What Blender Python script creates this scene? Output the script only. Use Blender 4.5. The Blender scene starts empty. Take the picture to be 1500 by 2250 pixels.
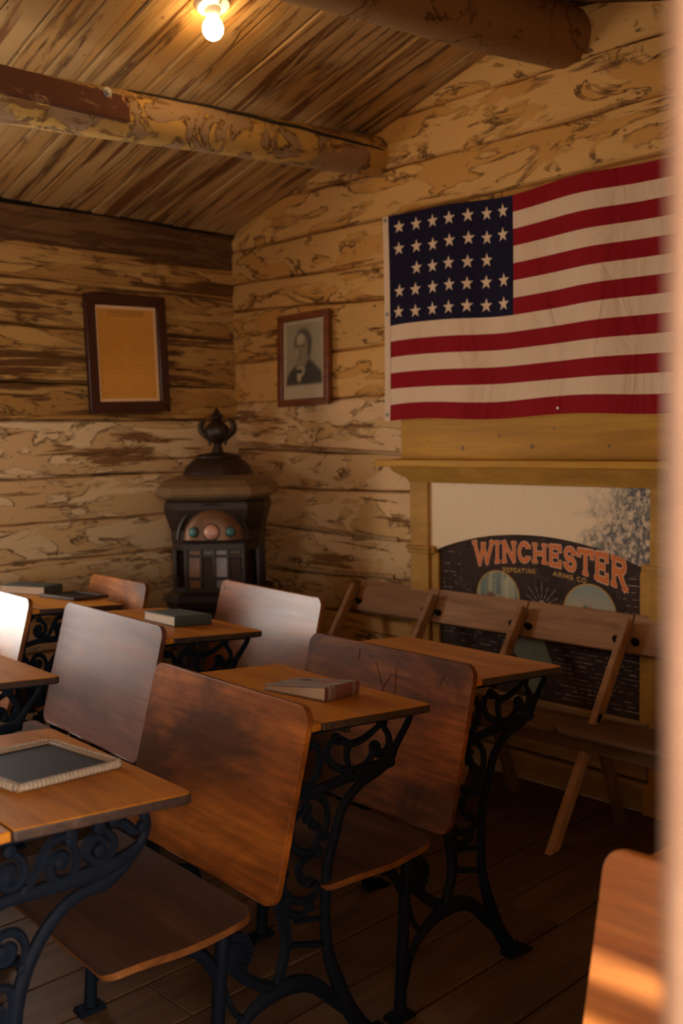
import bpy, math, random
from mathutils import Vector, Matrix, Euler, noise as mnoise

S = bpy.context.scene
COL = S.collection
R = random.Random(7)

# ------------------------------------------------------------------ camera
CAM_POS = Vector((4.255, -3.32, 1.40))
fh = Vector((-.721, .693, 0)).normalized()
rt = fh.cross(Vector((0, 0, 1)))
pitch, roll = math.radians(4.3), math.radians(1.0)
fw = fh * math.cos(pitch) - Vector((0, 0, 1)) * math.sin(pitch)
up = rt.cross(fw)
r2 = rt * math.cos(roll) - up * math.sin(roll)
u2 = up * math.cos(roll) + rt * math.sin(roll)
cd = bpy.data.cameras.new('camera')
cd.sensor_fit = 'VERTICAL'; cd.sensor_height = 36.0; cd.sensor_width = 24.0; cd.lens = 35.0
cd.clip_start = 0.02
cd.dof.use_dof = True; cd.dof.focus_distance = 2.45; cd.dof.aperture_fstop = 3.2
cam = bpy.data.objects.new('camera', cd); COL.objects.link(cam)
M3 = Matrix((r2, u2, -fw)).transposed()
cam.matrix_world = Matrix.Translation(CAM_POS) @ M3.to_4x4()
S.camera = cam

# ------------------------------------------------------------------ world, sun, exposure
W = bpy.data.worlds.new('world'); S.world = W; W.use_nodes = True
bg = W.node_tree.nodes['Background']
bg.inputs[0].default_value = (1.0, .94, .87, 1); bg.inputs[1].default_value = 20.0
sd = bpy.data.lights.new('sun', 'SUN'); sd.energy = 11.0; sd.angle = math.radians(.6); sd.color = (1, .80, .52)
sun = bpy.data.objects.new('sun', sd); COL.objects.link(sun)
az = Vector((-.12, -.99, 0)).normalized(); el = math.radians(14)
sdir = az * math.cos(el) + Vector((0, 0, math.sin(el)))
sun.rotation_euler = sdir.to_track_quat('Z', 'Y').to_euler()
sun.location = (6, -7, 6)
S.view_settings.view_transform = 'Standard'; S.view_settings.look = 'None'
S.view_settings.gamma = 1.0; S.view_settings.use_curve_mapping = False
S.view_settings.exposure = -0.08

def portal(name, loc, rot, sx, sy):
    l = bpy.data.lights.new(name, 'AREA'); l.shape = 'RECTANGLE'; l.size = sx; l.size_y = sy
    l.cycles.is_portal = True
    o = bpy.data.objects.new(name, l); COL.objects.link(o); o.location = loc; o.rotation_euler = rot
WIN_L = (-2.42, -1.60, .66, 1.92)      # window_1 in the left wall: y0 y1 z0 z1
WIN_E = (2.45, 3.58, .85, 1.715)        # window_2 in the end wall: x0 x1 z0 z1
DOOR = (-3.95, -2.945, 2.02)            # door_1 in the front wall: y0 y1 head
YE = -6.0; XF = 4.06; XO = 4.22
portal('portal_window_left', (-.1, (WIN_L[0]+WIN_L[1])/2, (WIN_L[2]+WIN_L[3])/2), (0, math.radians(-90), 0), WIN_L[3]-WIN_L[2], WIN_L[1]-WIN_L[0])
portal('portal_window_end', ((WIN_E[0]+WIN_E[1])/2, YE-.1, (WIN_E[2]+WIN_E[3])/2), (math.radians(90), 0, 0), WIN_E[1]-WIN_E[0], WIN_E[3]-WIN_E[2])
XP = 5.7; PY = (-4.6, -2.3); PO = (-4.55, -2.35, 2.3)   # added shading porch before the door: its outer wall, sides, outer opening
portal('portal_added_porch', (XP+.12, (PO[0]+PO[1])/2, PO[2]/2), (0, math.radians(90), 0), PO[2], PO[1]-PO[0])

# ------------------------------------------------------------------ material helpers
class NT:
    def __init__(s, name):
        s.m = bpy.data.materials.new(name); s.m.use_nodes = True
        s.t = s.m.node_tree; s.n = s.t.nodes; s.bsdf = s.n['Principled BSDF']
    def new(s, typ, **kw):
        n = s.n.new(typ)
        for k, v in kw.items(): setattr(n, k, v)
        return n
    def link(s, a, b): s.t.links.new(a, b)
    def val(s, sock, v):
        if hasattr(v, 'is_output'): s.link(v, sock)
        else: sock.default_value = v
    def coords(s, scale=(1, 1, 1), rand=True, src='Object'):
        tc = s.new('ShaderNodeTexCoord')
        v = tc.outputs[src]
        if rand:
            oi = s.new('ShaderNodeObjectInfo')
            mu = s.new('ShaderNodeMath', operation='MULTIPLY'); mu.inputs[1].default_value = 61.7
            s.link(oi.outputs['Random'], mu.inputs[0])
            ad = s.new('ShaderNodeVectorMath', operation='ADD')
            s.link(v, ad.inputs[0]); s.link(mu.outputs[0], ad.inputs[1]); v = ad.outputs[0]
        ml = s.new('ShaderNodeVectorMath', operation='MULTIPLY'); ml.inputs[1].default_value = scale
        s.link(v, ml.inputs[0]); return ml.outputs[0]
    def noise(s, vec, scale=1., detail=4., rough=.55, dist=0.):
        n = s.new('ShaderNodeTexNoise'); s.link(vec, n.inputs['Vector'])
        n.inputs['Scale'].default_value = scale; n.inputs['Detail'].default_value = detail
        n.inputs['Roughness'].default_value = rough; n.inputs['Distortion'].default_value = dist
        return n.outputs['Fac']
    def ramp(s, fac, stops, interp='LINEAR'):
        r = s.new('ShaderNodeValToRGB'); cr = r.color_ramp; cr.interpolation = interp
        while len(cr.elements) < len(stops): cr.elements.new(.5)
        for e, (p, c) in zip(cr.elements, stops):
            e.position = p; e.color = (c, c, c, 1) if isinstance(c, (int, float)) else (*c[:3], 1)
        s.link(fac, r.inputs[0]); return r.outputs[0]
    def mix(s, f, a, b, mode='MIX'):
        m = s.new('ShaderNodeMix', data_type='RGBA', blend_type=mode)
        s.val(m.inputs[0], f)
        for k, v in ((6, a), (7, b)):
            if hasattr(v, 'is_output'): s.link(v, m.inputs[k])
            else: m.inputs[k].default_value = (*v[:3], 1)
        return m.outputs[2]
    def math(s, op, a, b=0.):
        m = s.new('ShaderNodeMath', operation=op); s.val(m.inputs[0], a); s.val(m.inputs[1], b); return m.outputs[0]
    def bump(s, h, strength=.3, dist=.01):
        b = s.new('ShaderNodeBump'); b.inputs['Strength'].default_value = strength; b.inputs['Distance'].default_value = dist
        s.link(h, b.inputs['Height']); s.link(b.outputs[0], s.bsdf.inputs['Normal'])
    def out(s, col, rough=.6, **kw):
        s.val(s.bsdf.inputs['Base Color'], col if hasattr(col, 'is_output') else (*col[:3], 1))
        s.val(s.bsdf.inputs['Roughness'], rough)
        for k, v in kw.items(): s.bsdf.inputs[k.replace('_', ' ')].default_value = v
        return s.m

def mat_peel(name, cream, under, line, wood, along=2.2, across=7., t=.5, wood_lo=.56, line_w=.018, rough=.75, grain=26.):
    """old flaking paint on hewn timber, grain along local x"""
    k = NT(name)
    v = k.coords((along, across, across))
    n1 = k.noise(v, 1, 7, .6, .9)
    nb = k.noise(v, .35, 2, .5)
    isl = k.ramp(n1, [(t-.01, 0), (t+.012, 1)])
    ln = k.ramp(n1, [(t-line_w, 0), (t-.002, 1), (t+.004, 1), (t+line_w, 0)])
    lnm = k.ramp(k.noise(v, 1.7, 3, .5), [(.38, 0), (.56, 1)])
    ln = k.math('MULTIPLY', ln, lnm)
    vg = k.coords((along*.9, grain, grain))
    g = k.noise(vg, 1, 5, .62, .35)
    patch = k.noise(v, .55, 3, .5, .3)
    gs = k.math('ADD', g, k.math('MULTIPLY', k.math('SUBTRACT', patch, .5), .55))
    wmask = k.ramp(gs, [(wood_lo, 0), (wood_lo+.055, 1)])
    fine = k.noise(k.coords((6, 70, 70)), 1, 3, .6)
    c = k.mix(k.ramp(nb, [(.3, 0), (.7, 1)]), cream, [x*.82 for x in cream])
    c = k.mix(k.math('MULTIPLY', isl, .8), c, under)
    c = k.mix(k.math('MULTIPLY', wmask, .92), c, k.mix(fine, wood, [x*2.2 for x in wood]))
    c = k.mix(k.math('MULTIPLY', ln, .9), c, line)
    spots = k.ramp(k.noise(k.coords((30, 45, 45)), 1, 2, .5), [(.7, 0), (.76, 1)])
    c = k.mix(k.math('MULTIPLY', spots, .6), c, line)
    h = k.math('ADD', k.math('MULTIPLY', isl, -.5), k.math('ADD', k.math('MULTIPLY', wmask, -.6), k.math('MULTIPLY', fine, .25)))
    k.bump(h, .55, .004)
    return k.out(c, rough, Specular_IOR_Level=.2)

def mat_wood(name, dark, mid, light, rough=.35, coat=.0, along=1.6, across=14., wear=.5, bump=.15, spec=.5):
    k = NT(name)
    v = k.coords((along, across, across))
    g = k.noise(v, 1, 6, .6, .6)
    f = k.noise(k.coords((along*3, across*9, across*9)), 1, 4, .6)
    b = k.noise(k.coords((1.9, 3.2, 3.2)), 1, 5, .62, .5)
    c = k.ramp(g, [(.28, dark), (.5, mid), (.72, light)])
    c = k.mix(k.math('MULTIPLY', k.ramp(f, [(.42, 1), (.6, 0)]), .35), c, dark)
    c = k.mix(k.math('MULTIPLY', k.ramp(b, [(.42, 1), (.62, 0)]), wear), c, dark)
    k.bump(k.math('ADD', f, k.math('MULTIPLY', g, .4)), bump, .002)
    ro = k.math('ADD', k.math('MULTIPLY', f, .22), rough-.1)
    m = k.out(c, ro, Specular_IOR_Level=spec)
    k.bsdf.inputs['Coat Weight'].default_value = coat; k.bsdf.inputs['Coat Roughness'].default_value = .28
    return m

def mat_plain(name, col, rough=.6, var=.25, scale=12., metal=0., bump=.0, spec=.5):
    k = NT(name)
    n = k.noise(k.coords((scale,)*3), 1, 4, .6)
    c = k.mix(n, [x*(1-var) for x in col], [x*(1+var) for x in col])
    if bump: k.bump(n, bump, .003)
    m = k.out(c, rough, Metallic=metal, Specular_IOR_Level=spec); return m

def mat_print(name, rough=.7):
    k = NT(name); a = k.new('ShaderNodeVertexColor'); a.layer_name = 'print'
    return k.out(a.outputs[0], rough)

CREAM = (.72, .40, .125); UNDER = (.58, .28, .06); LINE = (.06, .02, .004); WOODB = (.13, .055, .016)
M = {}
M['wall_b'] = mat_peel('peeling cream paint', CREAM, UNDER, LINE, WOODB, 2.4, 7., .53, .635, .026)
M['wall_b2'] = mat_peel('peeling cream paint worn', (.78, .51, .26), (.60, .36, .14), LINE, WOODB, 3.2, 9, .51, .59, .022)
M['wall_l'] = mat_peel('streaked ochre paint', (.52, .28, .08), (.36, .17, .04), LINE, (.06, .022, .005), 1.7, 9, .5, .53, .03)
M['wall_l2'] = mat_peel('flaking cream paint low wall', (.78, .54, .29), (.60, .36, .15), LINE, WOODB, 2.6, 9, .5, .60, .022)
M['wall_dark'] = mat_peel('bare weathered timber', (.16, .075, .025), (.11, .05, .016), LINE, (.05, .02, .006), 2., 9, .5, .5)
M['board'] = mat_peel('ceiling boards streaked paint', (.54, .32, .12), (.46, .24, .07), (.075, .028, .007), (.11, .04, .010), .75, 9.5, .52, .565, .05, grain=10)
M['purlin'] = mat_peel('purlin old ochre paint', (.58, .34, .09), (.30, .19, .11), LINE, (.13, .06, .022), 6., 5.5, .5, .585, .03)
M['ridge'] = mat_peel('ridge log brown paint', (.30, .16, .055), (.26, .13, .045), LINE, (.12, .05, .015), 2.5, 3., .5, .68)
M['gap'] = mat_plain('dark gap', (.025, .012, .005), .9)
M['chink'] = mat_peel('chinking strip paint', (.56, .36, .18), (.4, .25, .12), LINE, WOODB, 3, 14, .5, .6)
M['floor'] = mat_wood('worn floor boards', (.05, .023, .010), (.115, .056, .026), (.16, .085, .043), .66, 0, 1.2, 11, .5, .35, .25)
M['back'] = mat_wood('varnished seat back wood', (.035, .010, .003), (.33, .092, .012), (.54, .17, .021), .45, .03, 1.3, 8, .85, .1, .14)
M['back_sun'] = mat_wood('sun-brightened orange seat back wood', (.25, .075, .012), (.60, .20, .03), (.72, .29, .05), .42, .08, 1.3, 8, .4, .1, .25)  # seat back wood again, with sunlit brightness put into the colour
M['back_gloss'] = mat_wood('glossy orange seat back wood', (.075, .02, .005), (.32, .10, .02), (.46, .15, .03), .36, .20, 1.3, 8, .5, .15, .3)
M['back_dark'] = mat_wood('sheen-tinted purplish seat back wood', (.055, .018, .012), (.19, .066, .042), (.27, .10, .062), .5, .05, 1.3, 8, .5, .1, .16)  # purple-brown of the window sheen put into the base colour
M['desk'] = mat_wood('honey varnished desk top', (.30, .095, .010), (.54, .20, .018), (.64, .26, .026), .42, .03, 1.3, 14, .2, .08, .2)
M['edge'] = mat_wood('dark worn desk edge', (.02, .009, .006), (.055, .026, .014), (.10, .05, .028), .55, 0, 3, 40, .5, .4)
M['seat'] = mat_wood('brown seat wood', (.03, .012, .006), (.075, .029, .012), (.11, .043, .017), .68, .0, 1.6, 12, .4, .12, .05)
M['seat_edge'] = mat_wood('worn orange seat edge', (.07, .022, .006), (.20, .068, .016), (.28, .10, .022), .5, 0, 1.6, 16, .5, .1, .2)
M['iron'] = mat_plain('black cast iron', (.006, .008, .013), .55, .4, 30, .0, .25, .04)
M['bench'] = mat_wood('pale brown bench wood', (.20, .10, .05), (.43, .225, .11), (.55, .31, .16), .55, 0, 1.5, 14, .3, .15, .3)
M['bench_d'] = mat_wood('dark brown bench seat', (.07, .034, .016), (.17, .085, .04), (.24, .125, .06), .55, 0, 1.5, 14, .4, .15, .3)
M['ochre'] = mat_wood('ochre painted mantel', (.34, .15, .012), (.54, .26, .02), (.60, .32, .035), .55, 0, 1.2, 9, .18, .12, .2)
M['ochre_d'] = mat_wood('faded ochre pilaster', (.34, .17, .03), (.52, .27, .05), (.58, .32, .07), .55, 0, 4, 6, .2, .12, .2)
M['ochre_knot'] = mat_plain('dark knot in painted board', (.16, .07, .012), .6, .4, 80)
M['sill'] = mat_wood('pale hewn sill timber', (.19, .105, .04), (.36, .21, .09), (.46, .28, .13), .6, 0, 1.1, 12, .25, .3)
M['frame_dark'] = mat_plain('dark red brown frame', (.05, .012, .006), .35, .3, 9)
M['frame_red'] = mat_wood('reddish wood frame', (.10, .024, .008), (.21, .055, .015), (.28, .08, .02), .35, .2, 3, 30, .3)
M['print'] = mat_print('printed paper', .75)
M['stove'] = mat_plain('rusted brown stove iron', (.026, .0125, .007), .42, .6, 14, .2, .2)
M['stove_hood'] = mat_plain('rubbed bronze hood', (.16, .075, .03), .42, .6, 22, .4, .3)
M['stove_top'] = mat_plain('tarnished bronze canopy', (.24, .15, .075), .42, .45, 9, .5, .12)
M['mica'] = mat_plain('smoky mica pane', (.07, .045, .03), .16, .5, 20, .0, .15, .9)
M['mica_pale'] = mat_plain('pale mica pane', (.34, .31, .33), .25, .4, 25, .0, .15)
M['mica_brown'] = mat_plain('scorched mica pane', (.22, .10, .045), .3, .5, 25, .0, .15)
M['pane_teal'] = mat_plain('teal glass roundel', (.06, .17, .16), .2, .3, 60, 0, .3)
M['pane_pink'] = mat_plain('pink pressed glass roundel', (.55, .25, .17), .18, .35, 120, 0, .6, .8)
M['porcelain'] = mat_plain('white porcelain', (.72, .66, .56), .35, .03)
M['steel'] = mat_plain('grey washer', (.26, .24, .20), .5, .1, 20, .3)
M['plate'] = mat_peel('red brown splice board', (.11, .035, .012), (.08, .022, .008), (.4, .2, .1), (.06, .02, .008), 3, 6, .56, .66)
M['slate'] = mat_plain('grey slate', (.026, .023, .026), .6, .2, 5, 0, 0, .12)
M['slate_wood'] = mat_wood('pale slate frame wood', (.16, .10, .06), (.30, .20, .12), (.38, .26, .16), .6, 0, 6, 60, .3)
M['rope'] = mat_plain('greyish rope binding', (.36, .27, .19), .85, .3, 60, 0, .3)
M['book_green'] = mat_plain('dark grey green book cloth', (.040, .052, .048), .6, .2, 40, 0, .1)
M['book_worn'] = mat_peel('worn brown grey book cloth', (.25, .19, .155), (.30, .225, .19), (.14, .08, .06), (.17, .12, .10), 20, 30, .5, .6)
M['book_red'] = mat_plain('faded red cloth', (.17, .055, .04), .7, .4, 60)
M['book_redp'] = mat_plain('red cover patch', (.36, .07, .05), .7, .25, 60)
M['paper'] = mat_plain('aged paper', (.66, .52, .38), .85, .12, 90)
M['sign'] = mat_peel('chalky dark brown sign', (.045, .024, .018), (.052, .028, .021), (.13, .09, .075), (.16, .12, .1), 5, 5, .47, .80, .006)
M['orange'] = mat_plain('orange lettering', (.66, .16, .012), .6, .2, 30)
M['salmon'] = mat_plain('salmon letter outline', (.72, .42, .27), .6, .15, 30)
M['yellow'] = mat_plain('mustard lettering', (.52, .27, .04), .6, .2, 30)
M['mark'] = mat_plain('worn white marks', (.36, .28, .23), .8, .3, 40)
M['coat'] = mat_plain('grey green printed coat', (.16, .17, .12), .7, .5, 22)
M['ink'] = mat_plain('dark ink', (.02, .014, .012), .7)
M['jamb'] = mat_wood('peach painted door post', (.29, .175, .115), (.34, .21, .14), (.38, .245, .165), .5, 0, 1.2, 20, .1, .1)

def mat_panel():
    k = NT('scuffed whitewashed panel')
    n = k.noise(k.coords((7, 7, 7), False), 1, 6, .65, .5)
    big = k.noise(k.coords((2.1, 2.1, 2.6), False), 1, 2, .5)
    tc = k.new('ShaderNodeTexCoord'); sx = k.new('ShaderNodeSeparateXYZ'); k.link(tc.outputs['Object'], sx.inputs[0])
    gx = k.ramp(k.math('ADD', sx.outputs[0], 0), [(.05, 0), (.16, .02), (.45, .34)])   # wear is heavier at the panel's right end
    s = k.math('ADD', k.math('ADD', k.math('MULTIPLY', n, .75), k.math('MULTIPLY', big, .35)), gx)
    f = k.math('MULTIPLY', k.ramp(s, [(.64, 0), (.86, 1)]), k.ramp(k.noise(k.coords((60, 60, 45), False), 1, 5, .7), [(.36, .1), (.56, 1)]))
    c = k.mix(f, (.85, .64, .41), (.12, .11, .105))
    return k.out(c, .75)
M['panel'] = mat_panel()

def mat_cloth(name, col):
    k = NT(name); v = k.coords((8, 8, 3.0), False)
    n = k.noise(v, 1, 4, .6, 1.2)
    w = k.noise(k.coords((240, 240, 240), False), 1, 1, .5)
    k.bump(k.math('ADD', n, k.math('MULTIPLY', w, .05)), .8, .022)
    c = k.mix(n, [x*.88 for x in col], [min(1, x*1.08) for x in col])
    return k.out(c, .85, Specular_IOR_Level=.2)
M['f_red'] = mat_cloth('flag red cloth', (.27, .004, .009))
M['f_white'] = mat_cloth('flag cream cloth', (.74, .54, .36))
M['f_blue'] = mat_cloth('flag navy cloth', (.009, .006, .024))

def mat_bulb():
    k = NT('lit bulb glass'); e = k.new('ShaderNodeEmission')
    e.inputs[0].default_value = (1, .64, .28, 1); e.inputs[1].default_value = 62.0
    k.link(e.outputs[0], k.n['Material Output'].inputs[0]); return k.m
M['bulb'] = mat_bulb()

def mat_pane():
    k = NT('window pane glass'); t = k.new('ShaderNodeBsdfTransparent'); g = k.new('ShaderNodeBsdfGlossy'); g.inputs[1].default_value = .05
    mx = k.new('ShaderNodeMixShader'); mx.inputs[0].default_value = .06
    k.link(t.outputs[0], mx.inputs[1]); k.link(g.outputs[0], mx.inputs[2]); k.link(mx.outputs[0], k.n['Material Output'].inputs[0]); return k.m
M['pane'] = mat_pane()

# ------------------------------------------------------------------ mesh helpers
class MB:
    def __init__(s): s.v = []; s.f = []; s.mi = []
    def add(s, vs, fs, mi=0):
        o = len(s.v); s.v += [tuple(v) for v in vs]
        for f in fs: s.f.append(tuple(i+o for i in f)); s.mi.append(mi)
        return s
    def box(s, c, d, rot=None, mi=0):
        c = Vector(c); h = Vector(d)/2; Rm = Euler(rot).to_matrix() if rot else Matrix.Identity(3)
        vs = [c + Rm @ Vector((sx*h.x, sy*h.y, sz*h.z)) for sx in (-1, 1) for sy in (-1, 1) for sz in (-1, 1)]
        return s.add(vs, [(0, 1, 3, 2), (4, 6, 7, 5), (0, 4, 5, 1), (2, 3, 7, 6), (0, 2, 6, 4), (1, 5, 7, 3)], mi)
    def tube(s, pts, rad, n=8, closed=False, flat=1., mi=0, caps=True):
        """swept tube; flat scales the section along world-local x"""
        pts = [Vector(p) for p in pts]; m = len(pts)
        if not isinstance(rad, (list, tuple)): rad = [rad]*m
        vs = []
        for i, p in enumerate(pts):
            a = pts[(i-1) % m] if (closed or i > 0) else pts[i]
            b = pts[(i+1) % m] if (closed or i < m-1) else pts[i]
            t = (b-a).normalized()
            ref = Vector((1, 0, 0)) if abs(t.x) < .9 else Vector((0, 0, 1))
            e1 = (ref - t*ref.dot(t)).normalized(); e2 = t.cross(e1)
            for k in range(n):
                an = 2*math.pi*(k+.5)/n
                vs.append(p + e1*math.cos(an)*rad[i]*flat + e2*math.sin(an)*rad[i])
        fs = []
        for i in range(m if closed else m-1):
            j = (i+1) % m
            for k in range(n): fs.append((i*n+k, i*n+(k+1) % n, j*n+(k+1) % n, j*n+k))
        if caps and not closed:
            fs.append(tuple(range(n))[::-1]); fs.append(tuple((m-1)*n+k for k in range(n)))
        return s.add(vs, fs, mi)
    def lathe(s, prof, n=20, axis='z', c=(0, 0, 0), mi=0):
        vs = []; c = Vector(c)
        for r, h in prof:
            for k in range(n):
                a = 2*math.pi*k/n
                p = (r*math.cos(a), r*math.sin(a), h) if axis == 'z' else ((h, r*math.cos(a), r*math.sin(a)) if axis == 'x' else (r*math.cos(a), h, -r*math.sin(a)))
                vs.append(c+Vector(p))
        fs = []
        for i in range(len(prof)-1):
            for k in range(n): fs.append((i*n+k, i*n+(k+1) % n, (i+1)*n+(k+1) % n, (i+1)*n+k))
        fs.append(tuple(range(n))[::-1]); fs.append(tuple((len(prof)-1)*n+k for k in range(n)))
        return s.add(vs, fs, mi)
    def loft(s, rings, mi=0):
        n = len(rings[0]); vs = [p for r in rings for p in r]; fs = []
        for i in range(len(rings)-1):
            for k in range(n): fs.append((i*n+k, i*n+(k+1) % n, (i+1)*n+(k+1) % n, (i+1)*n+k))
        fs.append(tuple(range(n))[::-1]); fs.append(tuple((len(rings)-1)*n+k for k in range(n)))
        return s.add(vs, fs, mi)
    def prism(s, poly, y0, y1, mi=0):
        """polygon in x,z extruded along y"""
        n = len(poly)
        vs = [(x, y0, z) for x, z in poly]+[(x, y1, z) for x, z in poly]
        fs = [tuple(range(n)), tuple(range(2*n-1, n-1, -1))]+[(i, i+n, (i+1) % n+n, (i+1) % n) for i in range(n)]
        return s.add(vs, fs, mi)
    def build(s, name, mat, parent=None, smooth=False, bevel=0., loc=None, rot=None, seg=2):
        me = bpy.data.meshes.new(name); me.from_pydata(s.v, [], s.f)
        for m in (mat if isinstance(mat, (list, tuple)) else [mat]): me.materials.append(M[m] if isinstance(m, str) else m)
        for p, i in zip(me.polygons, s.mi): p.material_index = i
        import bmesh
        b = bmesh.new(); b.from_mesh(me); bmesh.ops.recalc_face_normals(b, faces=b.faces); b.to_mesh(me); b.free()
        if smooth:
            for p in me.polygons: p.use_smooth = True
            try: me.set_sharp_from_angle(angle=math.radians(42))
            except Exception: pass
        o = bpy.data.objects.new(name, me); COL.objects.link(o)
        if parent: o.parent = parent
        if loc is not None: o.location = loc
        if rot is not None: o.rotation_euler = rot
        if bevel:
            md = o.modifiers.new('bevel', 'BEVEL'); md.width = bevel; md.segments = seg; md.limit_method = 'ANGLE'; md.angle_limit = math.radians(40)
            for p in me.polygons: p.use_smooth = True
            try: me.set_sharp_from_angle(angle=math.radians(42))
            except Exception: pass
        return o

def tag(o, label=None, cat=None, group=None, kind=None):
    for k, v in (('label', label), ('category', cat), ('group', group), ('kind', kind)):
        if v: o[k] = v
    return o
def empty(name, loc=(0, 0, 0), rz=0., parent=None):
    o = bpy.data.objects.new(name, None); COL.objects.link(o); o.location = loc; o.rotation_euler = (0, 0, rz)
    o.empty_display_size = .1
    if parent: o.parent = parent
    return o
KIDS = {}
def copy_tree(o, parent=None):
    c = o.copy(); COL.objects.link(c); c.parent = parent
    for ch in list(o.children): copy_tree(ch, c)
    return c
def smooth_pts(pts, sub=4, closed=False):
    pts = [Vector(p) for p in pts]; n = len(pts); out = []
    for i in range(n if closed else n-1):
        if closed: p0, p1, p2, p3 = pts[i-1], pts[i], pts[(i+1) % n], pts[(i+2) % n]
        else: p0, p1, p2, p3 = pts[max(i-1, 0)], pts[i], pts[i+1], pts[min(i+2, n-1)]
        for k in range(sub):
            t = k/sub
            out.append(.5*((2*p1)+(-p0+p2)*t+(2*p0-5*p1+4*p2-p3)*t*t+(-p0+3*p1-3*p2+p3)*t**3))
    if not closed: out.append(pts[-1])
    return out
def lerp_list(vals, n):
    out = []
    for i in range(n):
        t = i/(n-1)*(len(vals)-1); a = min(int(t), len(vals)-2); out.append(vals[a]+(vals[a+1]-vals[a])*(t-a))
    return out
def yz(pts): return [(0, q, z) for q, z in pts]

# ------------------------------------------------------------------ setting: floor
floor = MB().box((XF/2, YE/2, -.062), (XF+.3, -YE+.3, .06)).build('floor', 'gap')
tag(floor, kind='structure')
edges = [0, .19, .385, .58, .775, .965, 1.16, 1.35, 1.54, 1.73, 1.915, 2.105, 2.305, 2.49, 2.686, 2.885, 3.085, 3.28, 3.475, 3.67, 3.865, 4.06]
for i in range(len(edges)-1):
    y = 0.0; first = R.uniform(.5, 2.4)
    while y > YE:
        L = first if y == 0 else R.uniform(1.4, 2.8)
        y1 = max(YE, y-L)
        if y1-YE < .4: y1 = YE
        w = edges[i+1]-edges[i]-R.uniform(.005, .009); ln = y-y1-.004; c = .003
        h = R.uniform(-.0025, .0); zt = h; b = -.03
        prof = [(-w/2, b), (w/2, b), (w/2, zt-c), (w/2-c, zt), (-w/2+c, zt), (-w/2, zt-c)]
        mb = MB(); n = len(prof)
        vs = [(-ln/2, p, z) for p, z in prof]+[(ln/2, p, z) for p, z in prof]
        mb.add(vs, [tuple(range(n)), tuple(range(2*n-1, n-1, -1))]+[(k, k+n, (k+1) % n+n, (k+1) % n) for k in range(n)])
        mb.build('plank', 'floor', floor, loc=((edges[i]+edges[i+1])/2, (y+y1)/2, 0), rot=(0, 0, math.pi/2))
        y = y1

# ------------------------------------------------------------------ setting: log walls
def log(name, x0, x1, zb, zt, mat, parent, loc, rot, depth=.13, wob=.006, bul=.008, clipf=None, n=26, seed=0):
    """hewn log; local x along the wall, local -y is its face; zb, zt are (z at x0, z at x1)"""
    mb = MB(); rr = random.Random(seed); ph = rr.uniform(0, 100)
    prof = [(depth, 0.), (.006, 0.), (-.005, .035), (-.010, .2), (-.011, .5), (-.010, .8), (-.005, .965), (.006, 1.), (depth, 1.)]
    m = len(prof)
    for i in range(n+1):
        t = i/n; x = x0+(x1-x0)*t
        b = zb[0]+(zb[1]-zb[0])*t + wob*(mnoise.noise((x*2.1, ph, 1.))+.5*mnoise.noise((x*7, ph, 4.)))+.002
        tp = zt[0]+(zt[1]-zt[0])*t + wob*(mnoise.noise((x*2.1, ph, 9.))+.5*mnoise.noise((x*7, ph, 14.)))-.002
        for (d, s) in prof:
            z = b+(tp-b)*s; xx = x
            if clipf:
                a, c = clipf(z); xx = a+(c-a)*t
            dd = d+(bul*mnoise.noise((x*1.7, s*2, ph)) if d < .1 else 0)
            mb.v.append((xx, dd, z))
    for i in range(n):
        for k in range(m): mb.f.append((i*m+k, i*m+(k+1) % m, (i+1)*m+(k+1) % m, (i+1)*m+k)); mb.mi.append(0)
    mb.f.append(tuple(range(m))); mb.mi.append(0); mb.f.append(tuple(n*m+k for k in range(m))); mb.mi.append(0)
    return mb.build(name, mat, parent, smooth=True, loc=loc, rot=rot)

EAVE, SL, SR, XR = 2.475, .262, .30, 2.06
ZR = EAVE+SL*XR
def roof_z(x): return EAVE+SL*x if x <= XR else ZR-SR*(x-XR)
def gclip(z):
    a = max(0., (z-EAVE)/SL); c = min(XF, XR+(ZR-z)/SR)
    return (a+.002, max(c, a+.01))

poly = [(-.2, -.05), (XF+.2, -.05), (XF+.2, roof_z(XF+.2)+.05), (XR, ZR+.055), (-.2, EAVE-.2*SL+.05)]
wb = MB().prism(poly, .10, .16).build('wall_back', 'gap'); tag(wb, kind='structure')
# seams measured along the wall: z at x=0 and at x=2.46
seams = [(0, 0), (.19, .19), (.36, .36), (.55, .56), (.715, .772), (.958, .891), (1.141, 1.156), (1.345, 1.284), (1.590, 1.580), (1.799, 1.832),
         (2.077, 1.955), (2.214, 2.15), (2.384, 2.379), (2.597, 2.579), (2.80, 2.79), (3.03, 3.0)]
for i in range(len(seams)-1):
    k = XF/2.46
    b, t = seams[i], seams[i+1]
    zb = (b[0], b[0]+(b[1]-b[0])*k); zt = (t[0], t[0]+(t[1]-t[0])*k)
    cf = gclip if max(zt) > 2.47 else None
    log('log', 0, XF, zb, zt, 'wall_b2' if i in (5, 6, 7, 4, 3) else 'wall_b', wb, (0, .0, 0), (0, 0, 0), clipf=cf, seed=i+3, wob=.009)
for (x0, x1, z0, z1) in ((.02, 1.24, 1.375, 1.315), (.03, 1.18, .975, .925), (.3, 1.15, .735, .75)):
    log('chinking_strip', x0, x1, (z0-.012, z1-.012), (z0+.016, z1+.016), 'chink', wb, (0, -.006, 0), (0, 0, 0), depth=.03, seed=R.randint(0, 99), bul=.003, n=16)

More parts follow.
